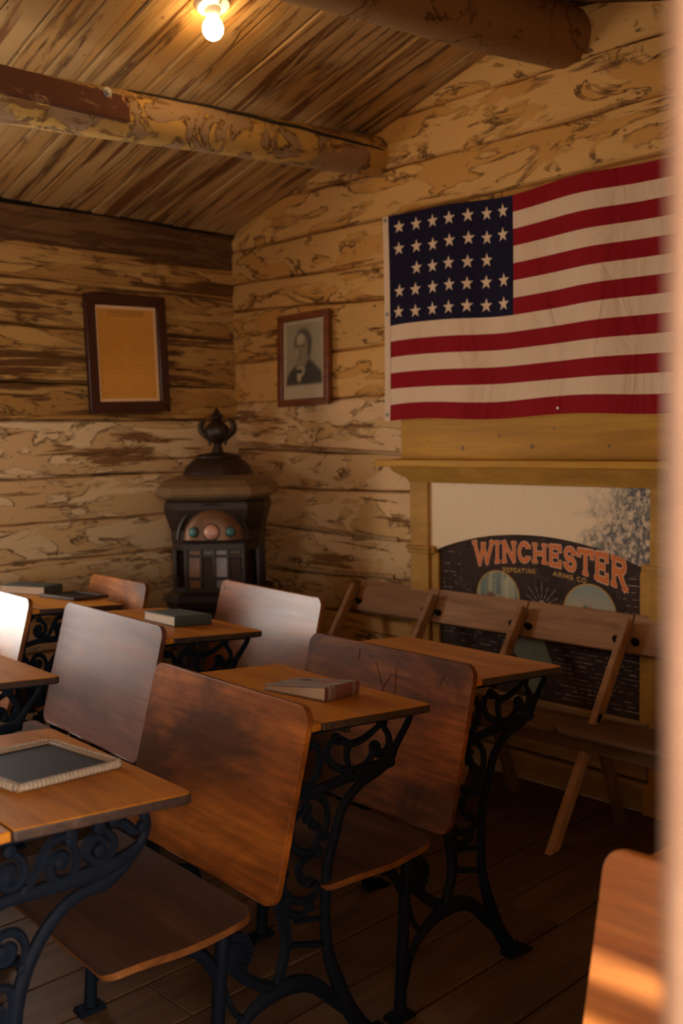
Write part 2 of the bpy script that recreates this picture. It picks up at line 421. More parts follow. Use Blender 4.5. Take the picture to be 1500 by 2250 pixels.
wl = empty('wall_left'); tag(wl, kind='structure')
YL = [(.16, WIN_L[1]), (WIN_L[0], YE)]
MB().box((-.15, (YE+.16)/2, .285), (.06, -YE+.16, .67)).build('backing_board', 'gap', wl)
MB().box((-.15, (YE+.16)/2, 2.23), (.06, -YE+.16, .62)).build('backing_board', 'gap', wl)
for ya, yb in YL: MB().box((-.15, (ya+yb)/2, 1.27), (.06, ya-yb, 1.32)).build('backing_board', 'gap', wl)
ls = [(0, 0), (.2, .2), (.42, .43), (.65, .66), (.852, .889), (1.03, 1.05), (1.235, 1.23), (1.50, 1.49), (1.67, 1.678), (1.93, 1.93), (2.14, 2.13), (2.285, 2.335), (EAVE, EAVE-.04)]
for i in range(len(ls)-1):
    b, t = ls[i], ls[i+1]; k = 6/1.35
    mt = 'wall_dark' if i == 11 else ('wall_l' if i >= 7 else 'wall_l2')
    # local x runs from the far corner (0) towards -y : rotate +... so that local -y faces +x
    segs = [(0., -YE)]
    zm = (b[0]+t[0])/2
    if WIN_L[2]-.05 < zm < WIN_L[3]+.05: segs = [(0., -WIN_L[1]), (-WIN_L[0], -YE)]
    for (a, c) in segs:
        # local x = YE-distance; rot +90deg about z: local x -> +y, local -y -> +x
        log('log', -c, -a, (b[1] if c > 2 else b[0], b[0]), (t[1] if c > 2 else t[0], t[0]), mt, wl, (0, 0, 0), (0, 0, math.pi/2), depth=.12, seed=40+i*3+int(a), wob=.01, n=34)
for (y0, y1, z0, z1) in ((-2.2, -.02, 1.505, 1.52), (-2.2, -.02, 1.70, 1.685), (-2.2, -.02, 2.15, 2.135), (-2.2, -.02, 2.30, 2.275)):
    log('chinking_strip', y0, y1, (z0-.014, z1-.014), (z0+.016, z1+.016), 'wall_l', wl, (.006, 0, 0), (0, 0, math.pi/2), depth=.03, seed=R.randint(0, 99), bul=.003, n=20)

# unseen walls behind the camera, so that the room is closed and the windows stand in something
we = empty('wall_end'); tag(we, kind='structure')
def wall_piece(nm, c, d, par, mt='wall_l2', rot=None): return MB().box((0, 0, 0), d).build(nm, mt, par, loc=c, rot=rot)
x0, x1, z0, z1 = WIN_E
wall_piece('log_panel', (x0/2, YE-.07, 1.4), (x0, .14, 2.8), we)
wall_piece('log_panel', ((x1+XF)/2, YE-.07, 1.4), (XF-x1, .14, 2.8), we)
wall_piece('log_panel', ((x0+x1)/2, YE-.07, z0/2), (x1-x0, .14, z0), we)
MB().prism([(x0, z1), (x1, z1), (x1, 2.8), (x0, 2.8)], YE, YE-.14).build('log_panel', 'wall_l2', we)
MB().prism([(0, 2.8), (XF, 2.8), (XR, ZR+.03)], YE, YE-.14).build('gable_panel', 'wall_l2', we)
wf = empty('wall_front'); tag(wf, kind='structure')
hz = roof_z(XF)
wall_piece('log_panel', ((XF+XO)/2, DOOR[1]/2+.03, hz/2), (XO-XF, -DOOR[1]-.06, hz), wf)
wall_piece('log_panel', ((XF+XO)/2, (DOOR[0]+YE)/2, hz/2), (XO-XF, DOOR[0]-YE, hz), wf)
wall_piece('log_panel', ((XF+XO)/2, (DOOR[0]+DOOR[1])/2, (DOOR[2]+hz)/2), (XO-XF, DOOR[1]-DOOR[0], hz-DOOR[2]), wf)

# unseen porch added around the camera to cut sky light on the door post
wp = empty('wall_added_porch'); tag(wp, kind='structure')
wall_piece('added_porch_panel', ((XO+XP)/2, PY[1]+.04, 1.2), (XP-XO, .08, 2.4), wp)
wall_piece('added_porch_panel', ((XO+XP)/2, PY[0]-.04, 1.2), (XP-XO, .08, 2.4), wp)
wall_piece('added_porch_panel', (XP+.04, (PY[0]+PO[0])/2, 1.2), (.08, PO[0]-PY[0], 2.4), wp)
wall_piece('added_porch_panel', (XP+.04, (PY[1]+PO[1])/2, 1.2), (.08, PY[1]-PO[1], 2.4), wp)
wall_piece('added_porch_panel', (XP+.04, (PO[0]+PO[1])/2, (PO[2]+2.4)/2), (.08, PO[1]-PO[0], 2.4-PO[2]), wp)
wall_piece('added_porch_panel', ((XO+XP)/2, (PY[0]+PY[1])/2, 2.43), (XP-XO+.2, PY[1]-PY[0]+.2, .06), wp)
wall_piece('added_porch_panel', ((XO+XP)/2+.1, (PY[0]+PY[1])/2, -.04), (XP-XO+.2, PY[1]-PY[0]+.2, .06), wp, 'floor')
# door frame the photograph is taken through
d1 = empty('door_1', (XF, DOOR[1], 0)); tag(d1, kind='structure')
MB().box((.075, .03, 1.01), (.17, .06, 2.02)).build('jamb', 'jamb', d1, bevel=.012, seg=4)
MB().box((.085, -.006, 1.0), (.02, .014, 2.0)).build('door_stop', 'jamb', d1, bevel=.004)
MB().box((.08, DOOR[0]-DOOR[1]-.03+.06, 1.01), (.16, .06, 2.02)).build('jamb', 'jamb', d1, bevel=.01)
MB().box((.08, (DOOR[0]-DOOR[1])/2, 1.955), (.05, DOOR[1]-DOOR[0], .04)).build('added_shade_bar', 'jamb', d1)  # unseen bar added under the door head for its shadow
MB().box((.08, (DOOR[0]-DOOR[1])/2, -.01), (.2, DOOR[1]-DOOR[0], .03)).build('threshold', 'floor', d1)

def window(name, parent_loc, rz, w, h, shade_rails=()):
    o = empty(name, parent_loc, rz); tag(o, kind='structure')
    for sx in (-1, 1): MB().box((sx*(w/2-.025), 0, 0), (.05, .1, h)).build('stile', 'sill', o)
    for z in (-h/2+.025, 0, h/2-.025): MB().box((0, 0, z), (w-.1, .06, .04)).build('rail', 'sill', o)
    for z in shade_rails: MB().box((0, 0, z), (w-.1, .06, .052)).build('rail', 'sill', o)  # rails added to throw shade bands across the near seat back
    MB().box((0, 0, 0), (.025, .035, h-.1)).build('mullion', 'sill', o)
    for sx in (-1, 1):
        for sz in (-1, 1): MB().box((sx*w/4, 0, sz*h/4), (w/2-.06, .004, h/2-.05)).build('pane', 'pane', o)
window('window_1', (-.06, (WIN_L[0]+WIN_L[1])/2, (WIN_L[2]+WIN_L[3])/2), math.pi/2, WIN_L[1]-WIN_L[0], WIN_L[3]-WIN_L[2])
window('window_2', ((x0+x1)/2, YE-.07, (z0+z1)/2), 0, x1-x0, z1-z0, (1.61-(z0+z1)/2, 1.50-(z0+z1)/2))

# ------------------------------------------------------------------ setting: ceiling of boards on log purlins
cl = MB()
cl.prism([(-.95, EAVE-.95*SL+.03), (XR, ZR+.03), (XF+.25, roof_z(XF+.25)+.03), (XF+.25, roof_z(XF+.25)+.07), (XR, ZR+.075), (-.95, EAVE-.95*SL+.07)], .20, YE-.2)  # left side runs out as an unseen eave, added to shade the window
ceil = cl.build('ceiling', 'gap'); tag(ceil, kind='structure')
y = .03; k = 0
while y > YE:
    w = R.uniform(.12, .165)
    for side in (0, 1):
        L = XR/math.cos(math.atan(SL)) if side == 0 else (XF-XR)/math.cos(math.atan(SR))
        mb = MB(); n = 10; ph = R.uniform(0, 99)
        g = .004
        for i in range(n+1):
            x = L*i/n; e0 = .006*mnoise.noise((x*2.3, ph, 0)); e1 = .006*mnoise.noise((x*2.3, ph, 5))
            yy0 = -w/2+g+e0; yy1 = w/2-g+e1; c = .004; sg = .003*mnoise.noise((x, ph, 8))
            for (py, pz) in ((yy0, .022), (yy0, c), (yy0+c, sg), (yy1-c, sg), (yy1, c), (yy1, .022)): mb.v.append((x-L/2, py, pz))
        for i in range(n):
            for q in range(6): mb.f.append((i*6+q, i*6+(q+1) % 6, (i+1)*6+(q+1) % 6, (i+1)*6+q)); mb.mi.append(0)
        mb.f += [tuple(range(6)), tuple(n*6+q for q in range(6))]; mb.mi += [0, 0]
        jit = R.uniform(0, .006)
        if side == 0: loc = (XR/2, y-w/2, EAVE+SL*XR/2+jit); rot = (0, -math.atan(SL), 0)
        else: loc = ((XR+XF)/2, y-w/2, ZR-SR*(XF-XR)/2+jit); rot = (0, math.atan(SR), 0)
        mb.build('board', 'board', ceil, loc=loc, rot=rot)
    y -= w; k += 1

def round_log(name, p0, p1, r0, r1, mat, parent, n=30, segs=16, seed=1):
    """log along local x from p0 to p1 with a lumpy skin"""
    p0, p1 = Vector(p0), Vector(p1); L = (p1-p0).length; mb = MB()
    for i in range(n+1):
        t = i/n; x = L*t; r = r0+(r1-r0)*t
        for k in range(segs):
            a = 2*math.pi*k/segs
            d = r*(1+.05*mnoise.noise((x*1.6, math.cos(a)*1.3, math.sin(a)*1.3+seed)))
            mb.v.append((x, d*math.cos(a), d*math.sin(a)+.012*mnoise.noise((x*1.1, seed, 3))))
    for i in range(n):
        for k in range(segs): mb.f.append((i*segs+k, i*segs+(k+1) % segs, (i+1)*segs+(k+1) % segs, (i+1)*segs+k)); mb.mi.append(0)
    mb.f += [tuple(range(segs)), tuple(n*segs+k for k in range(segs))]; mb.mi += [0, 0]
    d = (p1-p0); rot = d.to_track_quat('X', 'Z').to_euler()
    return mb.build(name, mat, parent, smooth=True, loc=p0, rot=rot)
pz = lambda y: 2.657+.066*y
pur = round_log('purlin', (1.07, .05, pz(.05)), (1.07, YE, pz(YE)), .086, .09, 'purlin', ceil, seed=4, n=60)
# dark check (drying crack) along the purlin and the splice board bolted to it
sp = MB().box((0, 0, 0), (1.2, .03, .085)).build('splice_plate', 'plate', pur, bevel=.004)
rd = round_log('ridge_log', (2.07, .0, 2.885), (2.05, YE, 2.32), .112, .125, 'ridge', ceil, seed=9, n=40)
round_log('purlin', (3.10, .05, roof_z(3.1)-.10), (3.10, YE, roof_z(3.1)-.14), .088, .09, 'purlin', ceil, seed=14, n=30)

# ------------------------------------------------------------------ ceiling lamp
lamp = empty('bare_bulb_lamp', (1.47, -1.205, EAVE+SL*1.47+.014)); tag(lamp, 'lit bare bulb in a white porcelain holder on the plank ceiling', 'lamp')
MB().lathe([(.062, .004), (.062, -.012), (.054, -.024), (.03, -.03)], 28).build('ceiling_rose', 'porcelain', lamp, smooth=True, rot=(0, -math.atan(SL), 0))
MB().lathe([(.03, -.02), (.026, -.04), (.024, -.052), (.02, -.056)], 24).build('bulb_socket', 'porcelain', lamp, smooth=True)
MB().lathe([(.014, -.05), (.02, -.058), (.031, -.072), (.0365, -.09), (.034, -.107), (.024, -.122), (.01, -.13), (.001, -.1315)], 24).build('bulb', 'bulb', lamp, smooth=True)
for s in (-1, 1): MB().lathe([(.005, -.026), (.005, -.022)], 8, c=(s*.044, 0, 0)).build('screw', 'steel', lamp)

# ------------------------------------------------------------------ school desks
PROF = [(0, .83), (-.016, .765), (-.036, .69), (-.058, .61), (-.078, .53), (-.094, .47), (-.108, .42)]
PS = smooth_pts([(0, q, z) for q, z in PROF], 5)
cum = [0]
for a, b in zip(PS, PS[1:]): cum.append(cum[-1]+(b-a).length)
SLEN = cum[-1]
def prof_at(s):
    s = max(0, min(SLEN, s))
    for i in range(len(PS)-1):
        if s <= cum[i+1]:
            t = (s-cum[i])/(cum[i+1]-cum[i]); p = PS[i].lerp(PS[i+1], t); d = (PS[i+1]-PS[i]).normalized(); break
    nrm = Vector((0, d.z, -d.y))      # towards the sitter (-y)
    if nrm.y > 0: nrm = -nrm
    return p, nrm
W0 = .63; TH = .017
def rr_inset(s, L, r):
    if s < r: return r-math.sqrt(max(0, r*r-(r-s)**2))
    if s > L-r: return r-math.sqrt(max(0, r*r-(s-(L-r))**2))
    return 0
def sheet(L, width, r, fn, nu=14, ns=22, th=TH):
    ss = []
    for i in range(7): ss.append(r*(1-math.cos(math.pi/2*i/6)))
    for i in range(1, ns): ss.append(r+(L-2*r)*i/ns)
    for i in range(7): ss.append(L-r+r*math.sin(math.pi/2*i/6))
    mb = MB(); cols = nu+1
    for side in (0, 1):
        for s in ss:
            p, n = fn(s); hw = width/2-rr_inset(s, L, r)
            for k in range(cols):
                u = -hw+2*hw*k/nu; mb.v.append(p+Vector((u, 0, 0))+n*(-th if side else 0))
    rows = len(ss); N = rows*cols
    def idx(side, i, k): return side*N+i*cols+k
    for i in range(rows-1):
        for k in range(nu):
            mb.f.append((idx(0, i, k), idx(0, i, k+1), idx(0, i+1, k+1), idx(0, i+1, k))); mb.mi.append(0)
            mb.f.append((idx(1, i, k), idx(1, i+1, k), idx(1, i+1, k+1), idx(1, i, k+1))); mb.mi.append(0)
    ring = [(0, k) for k in range(cols)]+[(i, nu) for i in range(1, rows)]+[(rows-1, k) for k in range(nu-1, -1, -1)]+[(i, 0) for i in range(rows-2, 0, -1)]
    for j in range(len(ring)):
        a, b = ring[j], ring[(j+1) % len(ring)]
        mb.f.append((idx(0, *a), idx(1, *a), idx(1, *b), idx(0, *b))); mb.mi.append(1)
    return mb
SEATP = smooth_pts([(0, -.145, .432), (0, -.20, .421), (0, -.30, .414), (0, -.40, .420), (0, -.455, .421), (0, -.485, .410)], 5)
def seat_at(s):
    L = 0
    for a, b in zip(SEATP, SEATP[1:]):
        d = (b-a).length
        if s <= L+d+1e-9:
            t = (s-L)/d; dr = (b-a).normalized(); n = Vector((0, -dr.z, dr.y)); n = n if n.z > 0 else -n
            return a.lerp(b, t), n
        L += d
    return SEATP[-1], Vector((0, 0, 1))
SEATL = sum((b-a).length for a, b in zip(SEATP, SEATP[1:]))

def scroll_mb(pts, r=.0085, taper=True, knob=True, sub=5):
    p = smooth_pts(yz(pts), sub); n = len(p)
    rad = [r*(.8+.35*math.sin(math.pi*i/(n-1))) for i in range(n)] if taper else [r]*n
    mb = MB().tube(p, rad, 6, flat=.85)
    if knob:
        for e in (p[0], p[-1]): mb.lathe([(r*.55, -r*1.05), (r*1.35, -r*.7), (r*1.5, 0), (r*1.35, r*.7), (r*.55, r*1.05)], 8, 'x', e)
    return mb

ARM1 = [(-.012, .628), (.06, .629), (.14, .634), (.21, .638), (.262, .640), (.281, .636)]
SCROLLS1 = [[(.111, .727), (.089, .724), (.079, .703), (.098, .671), (.133, .652), (.153, .645)],
            [(.146, .645), (.137, .688), (.143, .707), (.127, .722), (.108, .730)],
            [(.108, .732), (.143, .712), (.166, .709), (.193, .714), (.22, .725), (.250, .738)],
            [(.150, .648), (.192, .652), (.216, .672), (.216, .693), (.233, .688), (.236, .669)],
            [(.245, .738), (.267, .706), (.269, .682), (.25, .664), (.235, .672)],
            [(.030, .733), (.053, .723), (.060, .69), (.046, .657), (.022, .642), (.004, .650)],
            [(.021, .595), (.015, .61), (.035, .618), (.058, .61), (.075, .586), (.078, .554), (.068, .520)],
            [(.023, .57), (.021, .585), (-.002, .587), (-.023, .574), (-.03, .553), (-.024, .527), (-.004, .504), (.026, .496), (.048, .514), (.054, .544), (.038, .552)],
            [(.05, .488), (.036, .485), (.0, .477), (-.006, .455), (.009, .430), (.024, .427)],
            [(-.046, .468), (-.047, .433), (-.027, .405), (.003, .391), (.034, .394), (.045, .414), (.022, .427)],
            [(-.042, .404), (-.033, .377), (-.003, .361), (.022, .374)]]
SCROLLS2 = [[(.137, .697), (.143, .690), (.148, .701), (.138, .712), (.123, .707), (.117, .692), (.124, .673), (.146, .663), (.162, .676), (.166, .701), (.157, .73)],
            [(.209, .698), (.217, .700), (.218, .710), (.205, .722), (.190, .719), (.184, .70), (.195, .684), (.212, .678), (.230, .685), (.238, .703), (.228, .722), (.21, .738)],
            [(.157, .74), (.124, .736), (.106, .715), (.092, .69), (.075, .668)],
            [(.045, .700), (.054, .703), (.052, .715), (.040, .714), (.033, .70), (.040, .684), (.058, .682), (.073, .698), (.070, .722), (.05, .742)],
            [(.24, .742), (.262, .728), (.278, .712), (.296, .716)],
            [(.03, .58), (.04, .588), (.05, .578), (.04, .563), (.024, .566), (.016, .585), (.03, .607), (.055, .605), (.07, .58), (.066, .54)],
            [(.0, .545), (-.012, .553), (-.022, .54), (-.012, .524), (.008, .525), (.02, .545), (.01, .575), (-.01, .6)],
            [(.02, .485), (.012, .494), (.0, .486), (.008, .468), (.03, .466), (.045, .485), (.04, .515), (.01, .525)],
            [(-.03, .44), (-.036, .425), (-.022, .41), (.003, .405), (.034, .408), (.05, .43)],
            [(-.042, .404), (-.033, .377), (-.003, .361), (.022, .374)]]
def standard(parent, x, variant):
    """one cast iron side frame; parts of it are its own children"""
    arm = ARM1 if variant == 1 else [(-.012, .652), (.04, .661), (.10, .661), (.165, .660), (.224, .663), (.261, .671), (.288, .684)]
    mb = MB()
    # flange under the desk top, back standard, arm, arch brace, link to seat hinge
    fl = [(.012, .765), (.10, .760), (.20, .754), (.30, .7475), (.345, .7445)]
    if variant < 3: mb.tube(yz(fl), [.009]*5, 4, flat=1.6)
    std = [(.012, .77), (.0, .70), (-.018, .628), (-.03, .55), (-.05, .47), (-.062, .42), (-.048, .355), (-.046, .303), (-.061, .255), (-.075, .225)]
    p = smooth_pts(yz(std), 4); mb.tube(p, lerp_list([.009, .009, .010, .011, .012, .015, .016, .014, .013, .014], len(p)), 6, flat=.9)
    p = smooth_pts(yz(arm), 4)
    if variant < 3: mb.tube(p, lerp_list([.010, .011, .013, .016, .014, .010], len(p)), 8, flat=.8)
    arch = [(.115, .10), (.085, .135), (.03, .19), (-.02, .212), (-.075, .215), (-.13, .200), (-.18, .165), (-.205, .125), (-.222, .07)]
    p = smooth_pts(yz(arch), 4); mb.tube(p, lerp_list([.012, .016, .019, .02, .02, .016, .012, .010, .009], len(p)), 8, flat=.75)
    link = [(-.205, .345), (-.175, .30), (-.15, .272), (-.11, .243), (-.075, .222)]
    p = smooth_pts(yz(link), 4); mb.tube(p, lerp_list([.018, .015, .013, .014, .016], len(p)), 7, flat=.8)
    mb.tube(smooth_pts(yz([(-.205, .27), (-.185, .215), (-.16, .19)]), 4), .007, 6)
    mb.tube(yz([(-.02, .352), (.06, .335)]), .007, 6); mb.tube(yz([(-.03, .303), (.066, .272)]), .008, 6)
    o = mb.build('iron_standard', 'iron', parent, smooth=True, loc=(x, 0, 0))
    if variant == 1: lg = [(.340, .742), (.334, .726), (.318, .706), (.29, .674), (.268, .645), (.225, .624), (.18, .612), (.125, .572), (.097, .505), (.075, .447), (.068, .37), (.066, .327), (.072, .255), (.102, .163), (.14, .080), (.185, .022), (.205, .006)]
    else: lg = [(.297, .742), (.303, .715), (.292, .69), (.262, .66), (.223, .637), (.19, .634), (.158, .628), (.13, .612), (.10, .583), (.07, .535), (.05, .475), (.042, .40), (.045, .327), (.06, .255), (.10, .163), (.14, .080), (.185, .022), (.205, .006)]
    if variant == 3: lg = [(.0, .68), (.03, .62), (.055, .535), (.06, .475), (.06, .40)]+lg[12:]
    p = smooth_pts(yz(lg), 4); nn = len(p)
    rad = lerp_list([.010, .009, .009, .010, .013, .011, .011, .012, .0125, .013, .013, .0135, .014, .018, .020, .020, .014], nn)
    m2 = MB().tube(p, rad, 8, flat=.85)
    m2.loft([[(-.02, .165, 0.), (.02, .165, 0.), (.026, .235, 0.), (-.026, .235, 0.)], [(-.018, .165, .02), (.018, .165, .02), (.02, .225, .01), (-.02, .225, .01)]])
    for tx in (-.018, -.006, .006, .018): m2.tube([(tx, .215, .008), (tx*1.25, .240, .006), (tx*1.3, .248, .004)], [.006, .006, .004], 6)
    m2.build('leg', 'iron', o, smooth=True)
    fl_ = [(-.203, .40), (-.206, .37), (-.218, .28), (-.226, .17), (-.236, .05), (-.238, .006)]
    p = smooth_pts(yz(fl_), 3)
    m3 = MB().tube(p, lerp_list([.012, .016, .015, .0145, .015, .017], len(p)), 10)
    m3.loft([[(-.022, -.275, 0.), (.022, -.275, 0.), (.022, -.205, 0.), (-.022, -.205, 0.)], [(-.02, -.272, .012), (.02, -.272, .012), (.02, -.208, .012), (-.02, -.208, .012)]])
    m3.build('leg', 'iron', o, smooth=True)
    # seat bracket and ribbed hinge
    m4 = MB(); m4.tube(smooth_pts(yz([(-.40, .395), (-.33, .392), (-.27, .375), (-.235, .33), (-.222, .29)]), 4), lerp_list([.007, .009, .013, .014, .008], 17), 6)
    m4.tube(yz([(-.205, .398), (-.16, .40)]), .009, 6)
    for k in range(11):
        a = math.radians(-50+k*17); c0 = Vector((0, -.185, .335))
        m4.tube([c0+Vector((0, math.cos(a)*.022, math.sin(a)*.022)), c0+Vector((0, math.cos(a)*.05, math.sin(a)*.05))], [.006, .0085], 5)
    m4.lathe([(.012, -.014), (.03, -.01), (.034, 0), (.03, .01), (.012, .014)], 14, 'x', (0, -.185, .335))
    m4.build('seat_hinge', 'iron', o, smooth=True)
    for sc in (SCROLLS1 if variant == 1 else SCROLLS2 if variant == 2 else SCROLLS1[8:]): scroll_mb(sc).build('scroll', 'iron', o, smooth=True)
    return o

def make_desk(variant, back_mat='back', top=True):
    root = empty('school_desk' if top else 'school_chair')
    sheet(SLEN, W0, .035, prof_at).build('backrest', [back_mat, back_mat], root, bevel=.004)
    sheet(SEATL, W0*.985, .04, seat_at, th=.016, ns=12).build('seat', ['seat', 'seat_edge'], root, bevel=.004)
    if not top:
        for s in (-1, 1): standard(root, s*(W0/2-.042), 3)
        return root
    # desk top: board sloping to the sitter plus level pencil strip next to the back
    z0, z1, q0, q1 = .786, .761, .046, .388; th = .02; hw = W0/2-.012
    cr = .02; poly = []
    for (cx, cy, a0) in ((hw-cr, q1-cr, 0), (-hw+cr, q1-cr, 90)):
        for k in range(5): a = math.radians(a0+22.5*k); poly.append((cx+cr*math.cos(a), cy+cr*math.sin(a)))
    poly += [(-hw, q0), (hw, q0)]
    zz = lambda y: z0+(z1-z0)*(y-q0)/(q1-q0)
    n = len(poly); mb = MB()
    vs = [(x, y, zz(y)) for x, y in poly]+[(x, y, zz(y)-th) for x, y in poly]
    mb.add(vs, [tuple(range(n))], 0); mb.add(vs, [tuple(range(2*n-1, n-1, -1))], 1)
    mb.add(vs, [(i, i+n, (i+1) % n+n, (i+1) % n) for i in range(n)], 1)
    # merge duplicated verts
    m_ = MB(); m_.v = vs; m_.f = [tuple(range(n)), tuple(range(2*n-1, n-1, -1))]+[(i, i+n, (i+1) % n+n, (i+1) % n) for i in range(n)]; m_.mi = [0, 1]+[1]*n
    dt = m_.build('desktop', ['desk', 'edge'], root, bevel=.004)
    MB().box((0, .028, .778), (2*hw, .030, .018)).build('pencil_strip', 'desk', dt, bevel=.003)
    MB().box((0, .15, .748), (2*hw-.07, .012, .028)).build('cross_rail', 'edge', root)
    for s in (-1, 1): standard(root, s*(W0/2-.042), variant)
    return root

def place(o, x, y, w, rz, label, back=None, group='school desks in rows'):
    o.location = (x, y, 0); o.rotation_euler = (0, 0, math.radians(rz))
    tag(o, label, 'desk' if 'deskless' not in label else 'chair', group)
    for c in o.children:
        n = c.name.split('.')[0]
        if n == 'iron_standard': c.location.x = math.copysign(w/2-.042, c.location.x)
        else: c.scale = (w/W0, 1, 1)
        if n == 'backrest' and back:
            c.data = c.data.copy()
            for i in range(len(c.data.materials)): c.data.materials[i] = M[back]
    return o
p1 = make_desk(1); p2 = make_desk(2); p3 = make_desk(1, top=False)
dA = place(p2, 2.49, -2.672, .60, -2, 'school desk carrying the rope-bound slate, its iron side full of spiral volutes')
dB = place(p1, 2.394, -1.922, .632, -3, 'school desk with the worn brown book on its top')
dC = place(copy_tree(p1), 2.41, -1.388, .632, -2, 'school desk with an empty top and scratched back, nearest the slatted bench')
dD = place(copy_tree(p1), 1.356, -1.605, .685, -3.5, 'school desk with the grey-green book, worn back with a purplish sheen put into its colour', 'back_dark')
dE = place(p3, 1.333, -.905, .685, -6, 'deskless school chair just in front of the stove, pale sheen on its back', 'back_gloss', 'deskless school chairs')
dJ = place(copy_tree(p1), 1.455, -2.395, .66, -2, 'school desk cut by the left picture edge, bare top before the purplish back')
dG = place(copy_tree(p2), .555, -1.63, .62, -3, 'school desk with a whitish gleaming back, dark book and slate on its top', 'back_gloss')
dH = place(copy_tree(p3), .636, -1.14, .46, -2, 'narrow deskless school chair at the left log wall, plain orange-brown back', 'back', 'deskless school chairs')
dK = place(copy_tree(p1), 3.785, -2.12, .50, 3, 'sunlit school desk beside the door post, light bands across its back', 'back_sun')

# scratches on the back of the empty desk, screw head on the desk before the stove
mb = MB()
def back_pt(u, s, off=.0006):
    p, n = prof_at(s); return p+Vector((u, 0, 0))+n*off
for (a, b) in (((-.03, .045), (.04, .15)), ((.035, .07), (-.01, .15)), ((.05, .05), (.06, .13)), ((-.10, .02), (-.098, .05)), ((.22, .04), (.21, .07)), ((-.06, .03), (-.04, .035)), ((.01, .022), (.03, .03))):
    pts = [back_pt(a[0]+(b[0]-a[0])*t/8, a[1]+(b[1]-a[1])*t/8) for t in range(9)]
    mb.tube(pts, .0005, 4)
mb.build('carved_scratch', 'edge', dC)
p, n = prof_at(.035)
MB().lathe([(.009, -.002), (.008, -.0035), (.002, -.004)], 12, 'y', p+Vector((-.315, 0, 0))).build('screw_head', 'steel', dE)

# ------------------------------------------------------------------ books and slates
def slope_rot(rz, tilt=-.073): return (Matrix.Rotation(math.radians(rz), 3, 'Z')).to_euler()
def surf(obj, q): return .786-.0731*(q-.046)
def book(name, loc, rz, L, Wd, t_sp, t_fe, cov, spine, label, group, tilt=-.073, patch=False):
    """spine along local +x edge, lying along local y"""
    o = empty(name, loc); o.rotation_euler = (Matrix.Rotation(tilt, 3, 'X') @ Matrix.Rotation(math.radians(rz), 3, 'Z')).to_euler()
    tag(o, label, 'book', group)
    c = .003
    def slab(z0a, z0b, z1a, z1b, x0, x1, y0, y1):
        m = MB(); vs = [(x0, y0, z0a), (x1, y0, z0b), (x1, y1, z0b), (x0, y1, z0a), (x0, y0, z1a), (x1, y0, z1b), (x1, y1, z1b), (x0, y1, z1a)]
        m.add(vs, [(3, 2, 1, 0), (4, 5, 6, 7), (0, 1, 5, 4), (1, 2, 6, 5), (2, 3, 7, 6), (3, 0, 4, 7)]); return m
    h = Wd/2
    slab(0, 0, c, c, -h, h, -L/2, L/2).build('cover', cov, o, bevel=.001)
    slab(t_fe-c, t_sp-c, t_fe, t_sp, -h, h, -L/2, L/2).build('cover', cov, o, bevel=.001)
    slab(c, c, t_fe-c, t_sp-c, -h+.005, h-.002, -L/2+.004, L/2-.004).build('page_block', 'paper', o)
    m = MB(); n = 8; vs = []
    for yy in (-L/2, L/2):
        for k in range(n+1):
            a = -math.pi/2+math.pi*k/n; vs.append((h+.004*math.cos(a), yy, t_sp/2+t_sp/2*math.sin(a)))
    m.add(vs, [(k, k+1, n+2+k, n+1+k) for k in range(n)]+[tuple(range(n+1)), tuple(range(n+1, 2*n+2))])
    s = m.build('spine', spine, o, smooth=True)
    if patch:
        def topz(x): return t_fe+(t_sp-t_fe)*(x+h)/Wd
        for (x0, x1, y0, y1, mt, nm) in ((.012, .05, -.0, .03, 'book_redp', 'cover_print'), (.03, .062, .022, .045, 'book_redp', 'cover_print'), (-.06, -.02, .02, .045, 'ink', 'cover_print')):
            mm = MB(); nseg = 14; cx, cy = (x0+x1)/2, (y0+y1)/2
            vs = [(cx+(x1-x0)/2*math.cos(2*math.pi*k/nseg)*(1+.2*math.sin(5*k)), cy+(y1-y0)/2*math.sin(2*math.pi*k/nseg)*(1+.25*math.cos(3*k))) for k in range(nseg)]
            mm.add([(x, y, topz(x)+.0004) for x, y in vs], [tuple(range(nseg))]); mm.build(nm, mt, o)
        for yy in (-.052, -.036, .045):
            mm = MB(); mm.add([(h+.0045*math.cos(a), y_, t_sp/2+(t_sp/2+.0006)*math.sin(a)) for y_ in (yy-.006, yy+.006) for a in [(-math.pi/2+math.pi*k/8) for k in range(9)]], [(k, k+1, 10+k, 9+k) for k in range(8)])
            mm.build('spine_band', 'book_worn', s)
    return o
G1 = 'books lying on the desk tops'
book('worn_book', (2.452, -1.703, .7735), 9, .135, .19, .034, .014, 'book_worn', 'book_red', 'worn brown-grey book with a faded red print, on the desk before the scratched back', G1, patch=True)
book('green_book', (1.40, -1.375, .773), -4, .145, .21, .036, .03, 'book_green', 'book_green', 'dark grey-green cloth book with pale page edges, on the second row desk', G1)
book('dark_book', (.355, -1.39, .772), 35, .16, .20, .036, .034, 'book_green', 'book_green', 'thick dark book at the left picture edge, behind the flat slate', G1)

